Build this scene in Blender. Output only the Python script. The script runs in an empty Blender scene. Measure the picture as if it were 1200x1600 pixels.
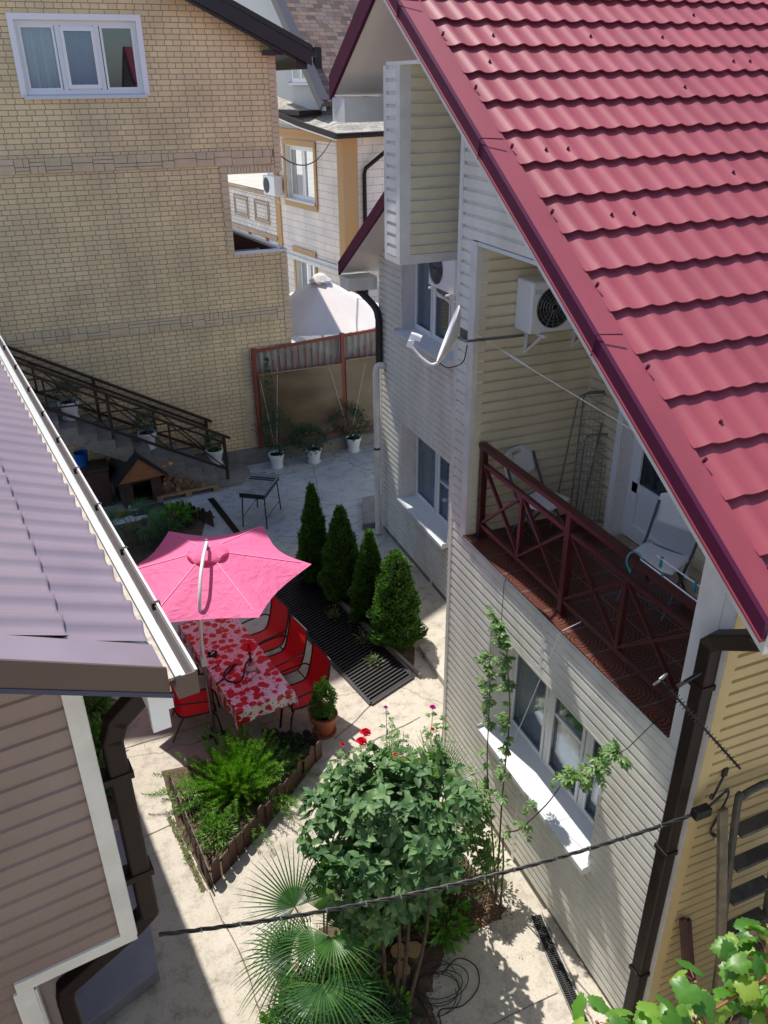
import bpy, bmesh, math, random
import numpy as np
from mathutils import Vector as V, Matrix
R=math.radians
random.seed(7); rng=np.random.default_rng(7)
SC=bpy.context.scene; COL=SC.collection
# ---------------- camera
f=1280.0; H=7.3; PIT,ROL,YAW=R(27.75),R(.58),R(21.96)
cy,sy=math.cos(YAW),math.sin(YAW)
fw=V((sy*math.cos(PIT),cy*math.cos(PIT),-math.sin(PIT)))
r0=V((cy,-sy,0)); d0=fw.cross(r0); c_,s_=math.cos(ROL),math.sin(ROL)
rt=c_*r0+s_*d0; dn=-s_*r0+c_*d0
cam=bpy.data.cameras.new('camera'); co=bpy.data.objects.new('camera',cam); COL.objects.link(co)
m=Matrix.Identity(4)
for i in range(3): m[i][0]=rt[i]; m[i][1]=-dn[i]; m[i][2]=-fw[i]
m[0][3],m[1][3],m[2][3]=0,0,H
co.matrix_world=m
cam.sensor_fit='VERTICAL'; cam.sensor_height=24; cam.sensor_width=18; cam.lens=24*f/1600
cam.clip_start=.05; cam.clip_end=500
SC.camera=co; SC.render.resolution_x=768; SC.render.resolution_y=1024
# ---------------- light: sun beyond the yard, high, a little to the left
SUN=V((-.115,.58,1)).normalized()
w=bpy.data.worlds.new('World'); SC.world=w; w.use_nodes=True
nt=w.node_tree; bg=nt.nodes['Background']; sk=nt.nodes.new('ShaderNodeTexSky')
sk.sky_type='NISHITA'; sk.sun_disc=False
sk.sun_elevation=math.asin(SUN.z); sk.sun_rotation=math.atan2(SUN.x,SUN.y)
nt.links.new(sk.outputs[0],bg.inputs[0]); sk.ozone_density=2.2; bg.inputs[1].default_value=.135
sl=bpy.data.lights.new('sun','SUN'); so=bpy.data.objects.new('sun',sl); COL.objects.link(so)
sl.energy=4.3; sl.angle=R(.53); sl.color=(1,.94,.86)
so.rotation_euler=SUN.to_track_quat('Z','Y').to_euler(); so.location=(0,10,20)
vs=SC.view_settings; vs.view_transform='Standard'; vs.look='None'; vs.exposure=.5; vs.gamma=1
# ---------------- helpers
def lin(c):
    return tuple(((x/255)/12.92 if x/255<=.04045 else ((x/255+.055)/1.055)**2.4) for x in c)
class NT:
    def __init__(s,name):
        s.m=bpy.data.materials.new(name); s.m.use_nodes=True; s.t=s.m.node_tree
        s.b=s.t.nodes['Principled BSDF']; s.o=s.t.nodes['Material Output']
    def n(s,t,**k):
        q=s.t.nodes.new('ShaderNode'+t)
        for a,b in k.items():
            if a in q.inputs: q.inputs[a].default_value=b
            else: setattr(q,a,b)
        return q
    def l(s,a,b): s.t.links.new(a,b)
def ramp(T,fac,stops):
    r=T.n('ValToRGB'); T.l(fac,r.inputs[0]); e=r.color_ramp.elements
    while len(e)<len(stops): e.new(.5)
    for i,(p,c) in enumerate(stops): e[i].position=p; e[i].color=(*c,1)
    return r.outputs[0]
def mat(name,c,rough=.5,metal=0,c2=None,sc=3,bump=0,bsc=60,spec=.5,dirt=None,coord='Object',stretch=(1,1,1),cs=(.35,.65)):
    T=NT(name); b=T.b; b.inputs['Roughness'].default_value=rough; b.inputs['Metallic'].default_value=metal
    b.inputs['Specular IOR Level'].default_value=spec
    b.inputs['Base Color'].default_value=(*c,1)
    tc=T.n('TexCoord'); mp=T.n('Mapping'); T.l(tc.outputs[coord],mp.inputs[0]); mp.inputs['Scale'].default_value=stretch
    if c2:
        nz=T.n('TexNoise',Scale=sc,Detail=7.0,Roughness=.62); T.l(mp.outputs[0],nz.inputs['Vector'])
        T.l(ramp(T,nz.outputs[0],[(cs[0],c),(cs[1],c2)]),b.inputs['Base Color'])
    if bump:
        n2=T.n('TexNoise',Scale=bsc,Detail=4.0); T.l(mp.outputs[0],n2.inputs['Vector'])
        bp=T.n('Bump',Strength=bump,Distance=.01); T.l(n2.outputs[0],bp.inputs['Height']); T.l(bp.outputs[0],b.inputs['Normal'])
    return T.m
def leafmat(name,cols,rough=.42,trans=.3,spec=.5):
    T=NT(name); g=T.n('NewGeometry')
    n=len(cols); c=ramp(T,g.outputs['Random Per Island'],[(i/(n-1) if n>1 else 0,x) for i,x in enumerate(cols)])
    T.l(c,T.b.inputs['Base Color']); T.b.inputs['Roughness'].default_value=rough; T.b.inputs['Specular IOR Level'].default_value=spec
    tr=T.n('BsdfTranslucent'); mx=T.n('Mix',data_type='RGBA',blend_type='MULTIPLY'); mx.inputs[0].default_value=1
    T.l(c,mx.inputs[6]); mx.inputs[7].default_value=(1.6,1.9,.7,1); T.l(mx.outputs[2],tr.inputs[0])
    ms=T.n('MixShader'); ms.inputs[0].default_value=trans; T.l(T.b.outputs[0],ms.inputs[1]); T.l(tr.outputs[0],ms.inputs[2]); T.l(ms.outputs[0],T.o.inputs[0])
    return T.m
def glass(name,tint=(.84,.9,.95),mixv=.35,rough=.02):
    T=NT(name); gl=T.n('BsdfGlossy'); gl.inputs['Roughness'].default_value=rough; gl.inputs[0].default_value=(.9,.95,1,1)
    tr=T.n('BsdfTransparent'); tr.inputs[0].default_value=(*tint,1)
    lw=T.n('LayerWeight',Blend=.34); mm=T.n('MapRange'); T.l(lw.outputs['Fresnel'],mm.inputs[0]); mm.inputs[3].default_value=mixv*.22; mm.inputs[4].default_value=.85
    ms=T.n('MixShader'); T.l(mm.outputs[0],ms.inputs[0]); T.l(tr.outputs[0],ms.inputs[1]); T.l(gl.outputs[0],ms.inputs[2]); T.l(ms.outputs[0],T.o.inputs[0])
    return T.m

class MB:
    def __init__(s,org=(0,0,0),M=None):
        s.v=[]; s.f=[]; s.org=V(org); s.M=M
    def add(s,vs,fs):
        k=len(s.v)
        s.v+= [tuple(s.M@V(p)) if s.M else tuple(p) for p in vs]
        s.f+= [tuple(k+i for i in q) for q in fs]; return s
    def b8(s,p):  # bottom 4 ccw, top 4 ccw
        return s.add(p,[(3,2,1,0),(4,5,6,7),(0,1,5,4),(1,2,6,5),(2,3,7,6),(3,0,4,7)])
    def box(s,a,b):
        x0,x1=sorted((a[0],b[0]));y0,y1=sorted((a[1],b[1]));z0,z1=sorted((a[2],b[2]))
        return s.b8([(x0,y0,z0),(x1,y0,z0),(x1,y1,z0),(x0,y1,z0),(x0,y0,z1),(x1,y0,z1),(x1,y1,z1),(x0,y1,z1)])
    def fbox(s,F,a0,a1,b0,b1,c0,c1):
        P=lambda a,b,c:F.p(a,b,c)
        return s.b8([P(a0,b0,c0),P(a1,b0,c0),P(a1,b1,c0),P(a0,b1,c0),P(a0,b0,c1),P(a1,b0,c1),P(a1,b1,c1),P(a0,b1,c1)])
    def beam(s,a,b,w,h,up=(0,0,1)):
        a=V(a);b=V(b);d=(b-a).normalized();u=V(up)
        if abs(d.dot(u))>.98:u=V((0,1,0))
        x=d.cross(u).normalized();y=x.cross(d).normalized()
        x*=w/2;y*=h/2
        return s.b8([a-x-y,a+x-y,b+x-y,b-x-y,a-x+y,a+x+y,b+x+y,b-x+y])
    def quad(s,*p): return s.add(p,[tuple(range(len(p)))])
    def tube(s,pts,r,n=8,cap=True):
        pts=[V(p) for p in pts]; N=len(pts)
        rs=r if isinstance(r,(list,tuple)) else [r]*N
        up=None; vs=[];fs=[]
        for i,p in enumerate(pts):
            d=(pts[min(i+1,N-1)]-pts[max(i-1,0)]).normalized()
            if up is None:
                up=V((0,0,1)) if abs(d.z)<.9 else V((1,0,0))
            x=d.cross(up).normalized(); y=x.cross(d).normalized(); up=y
            for k in range(n):
                t=2*math.pi*k/n; vs.append(p+(x*math.cos(t)+y*math.sin(t))*rs[i])
        for i in range(N-1):
            for k in range(n):
                fs.append((i*n+k,i*n+(k+1)%n,(i+1)*n+(k+1)%n,(i+1)*n+k))
        if cap: fs.append(tuple(range(n-1,-1,-1))); fs.append(tuple((N-1)*n+k for k in range(n)))
        return s.add(vs,fs)
    def lathe(s,c,prof,n=24):
        vs=[];fs=[];c=V(c)
        for (r,z) in prof:
            for k in range(n):
                t=2*math.pi*k/n; vs.append(c+V((r*math.cos(t),r*math.sin(t),z)))
        for i in range(len(prof)-1):
            for k in range(n): fs.append((i*n+k,i*n+(k+1)%n,(i+1)*n+(k+1)%n,(i+1)*n+k))
        if prof[0][0]>1e-4: fs.append(tuple(range(n-1,-1,-1)))
        if prof[-1][0]>1e-4: fs.append(tuple((len(prof)-1)*n+k for k in range(n)))
        return s.add(vs,fs)
    def cyl(s,a,b,r,n=12): return s.tube([a,b],r,n)
    def build(s,name,m,parent=None,smooth=False,bevel=0):
        me=bpy.data.meshes.new(name); me.from_pydata([(p[0]-s.org[0],p[1]-s.org[1],p[2]-s.org[2]) for p in s.v],[],s.f)
        for mm in (m if isinstance(m,(list,tuple)) else [m]): me.materials.append(mm)
        o=bpy.data.objects.new(name,me); COL.objects.link(o); o.parent=parent
        if smooth:
            me.polygons.foreach_set('use_smooth',[True]*len(me.polygons))
            try: me.set_sharp_from_angle(angle=R(42))
            except Exception: pass
        if bevel:
            b=o.modifiers.new('b','BEVEL'); b.width=bevel; b.segments=2; b.limit_method='ANGLE'; b.angle_limit=R(40)
        me.update(); return o
class Fr:  # local frame: along u, outward n, up z
    def __init__(s,o,u,n,z=(0,0,1)): s.o=V(o);s.u=V(u).normalized();s.n=V(n).normalized();s.z=V(z)
    def p(s,a,b,c): return s.o+s.u*a+s.n*b+s.z*c
def tag(o,label,cat,group=None,kind=None):
    if label:o['label']=label
    if cat:o['category']=cat
    if group:o['group']=group
    if kind:o['kind']=kind
    return o
def thing(name,label,cat,loc=(0,0,0),rz=0,group=None):
    o=bpy.data.objects.new(name,None); COL.objects.link(o); o.location=loc; o.rotation_euler=(0,0,rz); o.empty_display_size=.2
    return tag(o,label,cat,group)
def struct(o): o['kind']='structure'; return o
def dup(r,loc,rz=None,label=None,scale=None):
    c=r.copy(); COL.objects.link(c); c.location=loc
    if rz is not None: c.rotation_euler=(0,0,rz)
    if label: c['label']=label
    if scale: c.scale=(scale,)*3 if isinstance(scale,(int,float)) else scale
    def rec(a,b):
        for ch in list(a.children):
            k=ch.copy(); COL.objects.link(k); k.parent=b; rec(ch,k)
    rec(r,c); return c
def catmull(P,n=8):
    P=[V(p) for p in P]; Q=[P[0]*2-P[1]]+P+[P[-1]*2-P[-2]]; out=[]
    for i in range(1,len(Q)-2):
        for k in range(n):
            t=k/n; a,b,c,d=Q[i-1],Q[i],Q[i+1],Q[i+2]
            out.append(.5*((2*b)+(c-a)*t+(2*a-5*b+4*c-d)*t*t+(3*b-a-3*c+d)*t**3))
    out.append(P[-1]); return out
# leaf templates: verts (x width, y length, z), faces
def tmpl(kind):
    if kind=='ovate':
        return np.array([(0,0,0),(-.36,.3,.10),(0,.34,0),(.36,.3,.10),(-.30,.68,.06),(0,.7,-.04),(.30,.68,.06),(0,1.0,-.12)]),[(0,2,1),(0,3,2),(1,2,5,4),(2,3,6,5),(4,5,7),(5,6,7)]
    if kind=='needle': return np.array([(-.5,0,0),(.5,0,0),(.25,1,0),(-.25,1,0)]),[(0,1,2,3)]
    if kind=='spray':
        return np.array([(0,0,0),(-.4,.35,.05),(-.15,.5,0),(-.35,.8,-.05),(0,1,0),(.35,.75,.05),(.12,.5,0),(.42,.3,0)]),[(0,1,2),(2,3,4),(4,5,6),(6,7,0),(0,2,4,6)]
    if kind=='lobed':
        pr=[(0,.02),(-.16,-.10),(-.30,-.06),(-.40,.06),(-.37,.15),(-.50,.26),(-.47,.38),(-.52,.50),(-.38,.56),(-.36,.68),(-.24,.70),(-.17,.84),(-.07,.86),(0,1.0),(.07,.86),(.17,.84),(.24,.70),(.36,.68),(.38,.56),(.52,.50),(.47,.38),(.50,.26),(.37,.15),(.40,.06),(.30,-.06),(.16,-.10)]
        n=len(pr); v=[(x,y,-.10*abs(x)-.12*(y-.35)**2) for x,y in pr]
        inner=[(x*.5,.36+(y-.36)*.5,.07*(abs(x)>.05)) for x,y in pr[::2]]; k=len(inner)
        v=v+inner+[(0,.36,0)]; F=[]
        for i in range(k):
            a,b,c=2*i,2*i+1,(2*i+2)%n; F+=[(a,b,n+i),(b,c,n+(i+1)%k,n+i),(n+i,n+(i+1)%k,n+k)]
        return np.array(v),F
def leaves(name,P,D,N,L,W,kind,m,parent=None,org=(0,0,0)):
    P=np.asarray(P,float)-np.array(org);D=np.asarray(D,float);N=np.asarray(N,float)
    D/=np.linalg.norm(D,axis=1,keepdims=True)+1e-9
    X=np.cross(D,N);X/=np.linalg.norm(X,axis=1,keepdims=True)+1e-9;Z=np.cross(X,D)
    T,F=tmpl(kind);n=len(P);k=len(T);L=np.broadcast_to(L,(n,));W=np.broadcast_to(W,(n,))
    v=P[:,None,:]+X[:,None,:]*(T[None,:,0,None]*W[:,None,None])+D[:,None,:]*(T[None,:,1,None]*L[:,None,None])+Z[:,None,:]*(T[None,:,2,None]*L[:,None,None])
    v=v.reshape(-1,3)
    fs=[];base=np.arange(n)*k
    for q in F: fs.append((base[:,None]+np.array(q)[None,:]))
    loops=np.concatenate([a.reshape(-1) for a in fs]);cnt=np.concatenate([np.full(len(a),a.shape[1]) for a in fs])
    me=bpy.data.meshes.new(name);me.vertices.add(len(v));me.vertices.foreach_set('co',v.reshape(-1))
    me.loops.add(len(loops));me.loops.foreach_set('vertex_index',loops.astype(np.int32))
    st=np.concatenate([[0],np.cumsum(cnt)[:-1]]);me.polygons.add(len(cnt));me.polygons.foreach_set('loop_start',st.astype(np.int32));me.polygons.foreach_set('loop_total',cnt.astype(np.int32))
    me.update(calc_edges=True);me.validate();me.materials.append(m)
    o=bpy.data.objects.new(name,me);COL.objects.link(o);o.parent=parent;return o
def rdir(n):
    a=rng.normal(size=(n,3));return a/np.linalg.norm(a,axis=1,keepdims=True)
# ---------------- materials
W_SID=mat('siding_cream',(.74,.67,.50),.42,c2=(.64,.57,.41),sc=2.5,stretch=(1,1,.35),bump=.05,bsc=30)
W_SID2=mat('siding_white',(.78,.77,.70),.42,c2=(.64,.62,.55),sc=2.2,stretch=(1,1,.3),bump=.05,bsc=30)
W_YEL=mat('siding_yellow',(.50,.385,.19),.45,c2=(.44,.33,.165),sc=2)
W_BRN=mat('siding_brown',(.27,.20,.18),.4,c2=(.24,.175,.155),sc=2,bump=.04,bsc=30)
TRIM=mat('white_trim',(.74,.73,.70),.4,c2=(.62,.61,.58),sc=4)
WPVC=mat('white_plastic_frame',(.80,.81,.83),.3)
SILL=mat('white_metal_sill',(.64,.67,.70),.4)
ROOFR=mat('burgundy_metal_tile',(.33,.060,.082),.55,c2=(.25,.045,.062),sc=.8,stretch=(1.6,.5,.5),spec=.45)
ROOFD=mat('burgundy_flashing',(.075,.010,.036),.6,spec=.2)
ROOFP=mat('brown_metal_tile',(.25,.19,.225),.30,c2=(.20,.155,.185),sc=1.3,spec=.9)
BRNM=mat('dark_brown_metal',(.020,.012,.010),.5,spec=.25)
BRNM2=mat('brown_fascia',(.10,.062,.05),.4)
SOFF=mat('soffit_panel',(.78,.72,.66),.5)
BLKM=mat('black_steel',(.012,.011,.013),.45)
RAILR=mat('dark_red_rail_paint',(.062,.012,.014),.35)
RAILB=mat('dark_brown_rail_paint',(.035,.018,.014),.45)
WPLA=mat('white_plastic',(.78,.79,.81),.35)
CHLEG=mat('blue_grey_tube',(.07,.085,.10),.45)
GRYM=mat('grey_steel',(.22,.23,.24),.35,metal=.7)
ALU=mat('aluminium',(.42,.43,.43),.4,metal=.8,c2=(.3,.3,.3),sc=9)
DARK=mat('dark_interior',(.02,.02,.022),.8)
CURT=mat('curtain',(.66,.68,.72),.8,c2=(.45,.48,.52),sc=6,stretch=(3,3,.1))
CURTB=mat('blue_grey_curtain',(.50,.68,.78),.8,c2=(.42,.58,.70),sc=6,stretch=(3,3,.1))
PANE=glass('window_glass'); PANED=glass('window_glass_dark',(.7,.78,.84),.3)
RUBB=mat('black_rubber',(.010,.010,.011),.5)
SOIL=mat('soil',(.055,.036,.024),.95,c2=(.12,.08,.05),sc=9,bump=1.0,bsc=25)
TERR=mat('terracotta',(.42,.13,.065),.7,c2=(.34,.10,.05),sc=8)
WOODD=mat('dark_stained_wood',(.050,.030,.024),.6,c2=(.09,.05,.038),sc=6,bump=.4,bsc=40)
WOODR=mat('red_brown_wood',(.085,.036,.025),.6,c2=(.055,.024,.018),sc=7,bump=.4,bsc=40)
WOODL=mat('raw_wood',(.42,.27,.15),.7,c2=(.28,.17,.09),sc=12)
BARK=mat('bark',(.12,.085,.06),.9,c2=(.06,.042,.03),sc=14,bump=.8,bsc=40)
CUTW=mat('cut_wood',(.50,.32,.17),.75,c2=(.33,.20,.10),sc=18)
STEM=mat('green_stem',(.10,.13,.035),.6)
STEMB=mat('woody_stem',(.11,.085,.05),.8)
REDC=mat('red_sling_fabric',(.62,.008,.012),.5,bump=.15,bsc=350)
def concrete(name,a,b,c):
    T=NT(name); B=T.b; tc=T.n('TexCoord'); o=tc.outputs['Object']
    n1=T.n('TexNoise',Scale=.55,Detail=9.0,Roughness=.6); n2=T.n('TexNoise',Scale=5.0,Detail=10.0,Roughness=.75); n3=T.n('TexNoise',Scale=45.0,Detail=6.0,Roughness=.7)
    for q in (n1,n2,n3): T.l(o,q.inputs['Vector'])
    c1=ramp(T,n1.outputs[0],[(.36,a),(.62,b)])
    st=ramp(T,n2.outputs[0],[(.32,(.50,.48,.44)),(.5,(1,1,1)),(.72,(1.12,1.11,1.1))])
    mx=T.n('Mix',data_type='RGBA',blend_type='MULTIPLY'); mx.inputs[0].default_value=.85; T.l(c1,mx.inputs[6]); T.l(st,mx.inputs[7])
    gr=ramp(T,n3.outputs[0],[(.3,(.72,.7,.68)),(.5,(1,1,1)),(.7,(1.08,1.08,1.08))])
    m2=T.n('Mix',data_type='RGBA',blend_type='MULTIPLY'); m2.inputs[0].default_value=.7; T.l(mx.outputs[2],m2.inputs[6]); T.l(gr,m2.inputs[7])
    vo=T.n('TexVoronoi',feature='DISTANCE_TO_EDGE',Scale=.21); wn=T.n('TexNoise',Scale=3.0,Detail=6.0); T.l(o,wn.inputs['Vector'])
    vm=T.n('VectorMath',operation='SCALE'); T.l(wn.outputs['Color'],vm.inputs[0]); vm.inputs['Scale'].default_value=.35
    va=T.n('VectorMath',operation='ADD'); T.l(o,va.inputs[0]); T.l(vm.outputs[0],va.inputs[1]); T.l(va.outputs[0],vo.inputs['Vector'])
    ck=ramp(T,vo.outputs[0],[(0,c),(.0012,c),(.003,(1,1,1))])
    m3=T.n('Mix',data_type='RGBA',blend_type='MULTIPLY'); m3.inputs[0].default_value=.7; T.l(m2.outputs[2],m3.inputs[6]); T.l(ck,m3.inputs[7])
    T.l(m3.outputs[2],B.inputs['Base Color']); B.inputs['Roughness'].default_value=.85
    bp=T.n('Bump',Strength=.5,Distance=.012); ad=T.n('Math',operation='ADD'); T.l(n2.outputs[0],ad.inputs[0]); T.l(n3.outputs[0],ad.inputs[1]); T.l(ad.outputs[0],bp.inputs['Height']); T.l(bp.outputs[0],B.inputs['Normal'])
    return T.m
CON=concrete('yard_concrete',(.43,.395,.33),(.52,.48,.41),(.45,.4,.34))
CON2=concrete('grey_concrete',(.35,.36,.36),(.46,.47,.46),(.4,.38,.34))  # cooler copy for the rear paving, bluish shade tint put into the colour
CON3=concrete('old_concrete',(.19,.175,.15),(.26,.24,.21),(.4,.38,.34))
TILEB=mat('blue_grey_stair_tile',(.17,.18,.22),.4,c2=(.21,.22,.26),sc=5)
def brickmat(name,c1,c2,mort,bw,rh,ms,sq=.6,sqf=2,dirx=True,bump=.5,dim=None):
    T=NT(name); B=T.b; tc=T.n('TexCoord'); sp=T.n('SeparateXYZ'); T.l(tc.outputs['Object'],sp.inputs[0]); cb=T.n('CombineXYZ')
    T.l(sp.outputs[0 if dirx else 1],cb.inputs[0]); T.l(sp.outputs[2],cb.inputs[1])
    br=T.n('TexBrick'); br.offset=.5; br.squash=sq; br.squash_frequency=sqf
    br.inputs['Color1'].default_value=(*c1,1); br.inputs['Color2'].default_value=(*c2,1); br.inputs['Mortar'].default_value=(*mort,1)
    br.inputs['Scale'].default_value=1; br.inputs['Mortar Size'].default_value=ms; br.inputs['Mortar Smooth'].default_value=.15; br.inputs['Bias'].default_value=0
    br.inputs['Brick Width'].default_value=bw; br.inputs['Row Height'].default_value=rh
    T.l(cb.outputs[0],br.inputs['Vector'])
    nz=T.n('TexNoise',Scale=1.1,Detail=6.0); T.l(tc.outputs['Object'],nz.inputs['Vector'])
    mx=T.n('Mix',data_type='RGBA',blend_type='MULTIPLY'); mx.inputs[0].default_value=.6
    T.l(br.outputs[0],mx.inputs[6]); T.l(ramp(T,nz.outputs[0],[(.35,(.78,.78,.8)),(.62,(1.12,1.1,1.05))]),mx.inputs[7]); T.l(mx.outputs[2],B.inputs['Base Color'])
    B.inputs['Roughness'].default_value=.8
    bp=T.n('Bump',Strength=bump,Distance=.02); bp.invert=True; T.l(br.outputs['Fac'],bp.inputs['Height']); T.l(bp.outputs[0],B.inputs['Normal'])
    return T.m
BRICK=brickmat('yellow_brick',(.82,.645,.37),(.74,.57,.32),(.27,.22,.18),.235,.0855,.006)
BRICKY=brickmat('yellow_brick_side',(.82,.645,.37),(.74,.57,.32),(.27,.22,.18),.235,.0855,.006,dirx=False)
ASH=mat('pinkish_stone',(.70,.56,.37),.85,c2=(.60,.47,.31),sc=3,bump=.6,bsc=30)
MORT=mat('grey_mortar',(.22,.17,.14),.9)
BRW=brickmat('white_plank_brick',(.80,.75,.70),(.70,.65,.6),(.32,.26,.22),.3,.12,.008,sq=1,dirx=False)
PLANK=brickmat('white_plank',(.82,.75,.70),(.78,.71,.66),(.48,.40,.36),1.2,.2,.008,sq=1,dirx=False,bump=.3)
PLANKX=brickmat('white_plank_front',(.82,.75,.70),(.78,.71,.66),(.48,.40,.36),.6,.2,.008,sq=1,bump=.3)
OCHRE=mat('ochre_boards',(.55,.30,.10),.7,c2=(.48,.32,.18),sc=3,stretch=(6,6,.4))
def shingle(name,cs,dirx=True):
    T=NT(name); B=T.b; tc=T.n('TexCoord'); br=T.n('TexBrick'); br.offset=.37; br.squash=.7; br.squash_frequency=3
    T.l(tc.outputs['UV'],br.inputs['Vector']); br.inputs['Scale'].default_value=1; br.inputs['Brick Width'].default_value=.28; br.inputs['Row Height'].default_value=.14
    br.inputs['Mortar Size'].default_value=.006; br.inputs['Color1'].default_value=(0,0,0,1); br.inputs['Color2'].default_value=(1,1,1,1); br.inputs['Mortar'].default_value=(.3,.3,.3,1)
    c=ramp(T,br.outputs[0],cs); mx=T.n('Mix',data_type='RGBA',blend_type='MIX'); T.l(br.outputs['Fac'],mx.inputs[0]); T.l(c,mx.inputs[6]); mx.inputs[7].default_value=(.05,.04,.04,1)
    T.l(mx.outputs[2],B.inputs['Base Color']); B.inputs['Roughness'].default_value=.9; return T.m
SHB=shingle('brown_shingles',[(0,(.10,.07,.065)),(.35,(.19,.12,.10)),(.65,(.28,.19,.15)),(1,(.20,.16,.15))])
SHG=shingle('grey_shingles',[(0,(.24,.22,.20)),(.5,(.34,.32,.28)),(1,(.42,.39,.34))])
def uvquad(o,uvs):
    l=o.data.uv_layers.new(name='UVMap')
    for p in o.data.polygons:
        for i,li in enumerate(p.loop_indices): l.data[li].uv=uvs(o.data.vertices[o.data.loops[li].vertex_index].co)
# ---------------- generic wall pieces
def siding(mb,F,z0,z1,seg,e=.10,d=.020,crit=()):
    """lapped boards; seg(z)->list of (a0,a1)"""
    n=int((z1-z0)/e)+1
    for i in range(n):
        ra,rb=z0+i*e,min(z0+(i+1)*e,z1)
        if rb-ra<1e-4: continue
        ks=[ra]+sorted(c for c in crit if ra+1e-4<c<rb-1e-4)+[rb]
        for j in range(len(ks)-1):
            za,zb=ks[j],ks[j+1]; oa=d
            A=seg(za+1e-4);Bs=seg(zb-1e-4)
            for (p,q),(s,t) in zip(A,Bs):
                if q-p<.002 and t-s<.002: continue
                if j==0: mb.quad(F.p(p,-.2*d,za),F.p(q,-.2*d,za),F.p(q,oa,za),F.p(p,oa,za))
                def at(zz):
                    f_=(zz-za)/(zb-za); return p+(s-p)*f_,q+(t-q)*f_
                def out(zz):
                    k=(zz-ra)/e
                    for (k0,o0),(k1,o1) in zip(PROF,PROF[1:]):
                        if k<=k1: return d*(o0+(o1-o0)*(k-k0)/(k1-k0))
                    return d*PROF[-1][1]
                lv=[za]+[ra+k*e for k,_ in PROF if za+1e-4<ra+k*e<zb-1e-4]+[zb]
                for z_a,z_b in zip(lv,lv[1:]):
                    p0,q0=at(z_a);p1,q1=at(z_b)
                    mb.quad(F.p(p0,out(z_a),z_a),F.p(q0,out(z_a),z_a),F.p(q1,out(z_b),z_b),F.p(p1,out(z_b),z_b))
PROF=[(0,1),(.06,1.04),(.70,.88),(.78,-.10),(1,-.2)]
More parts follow.
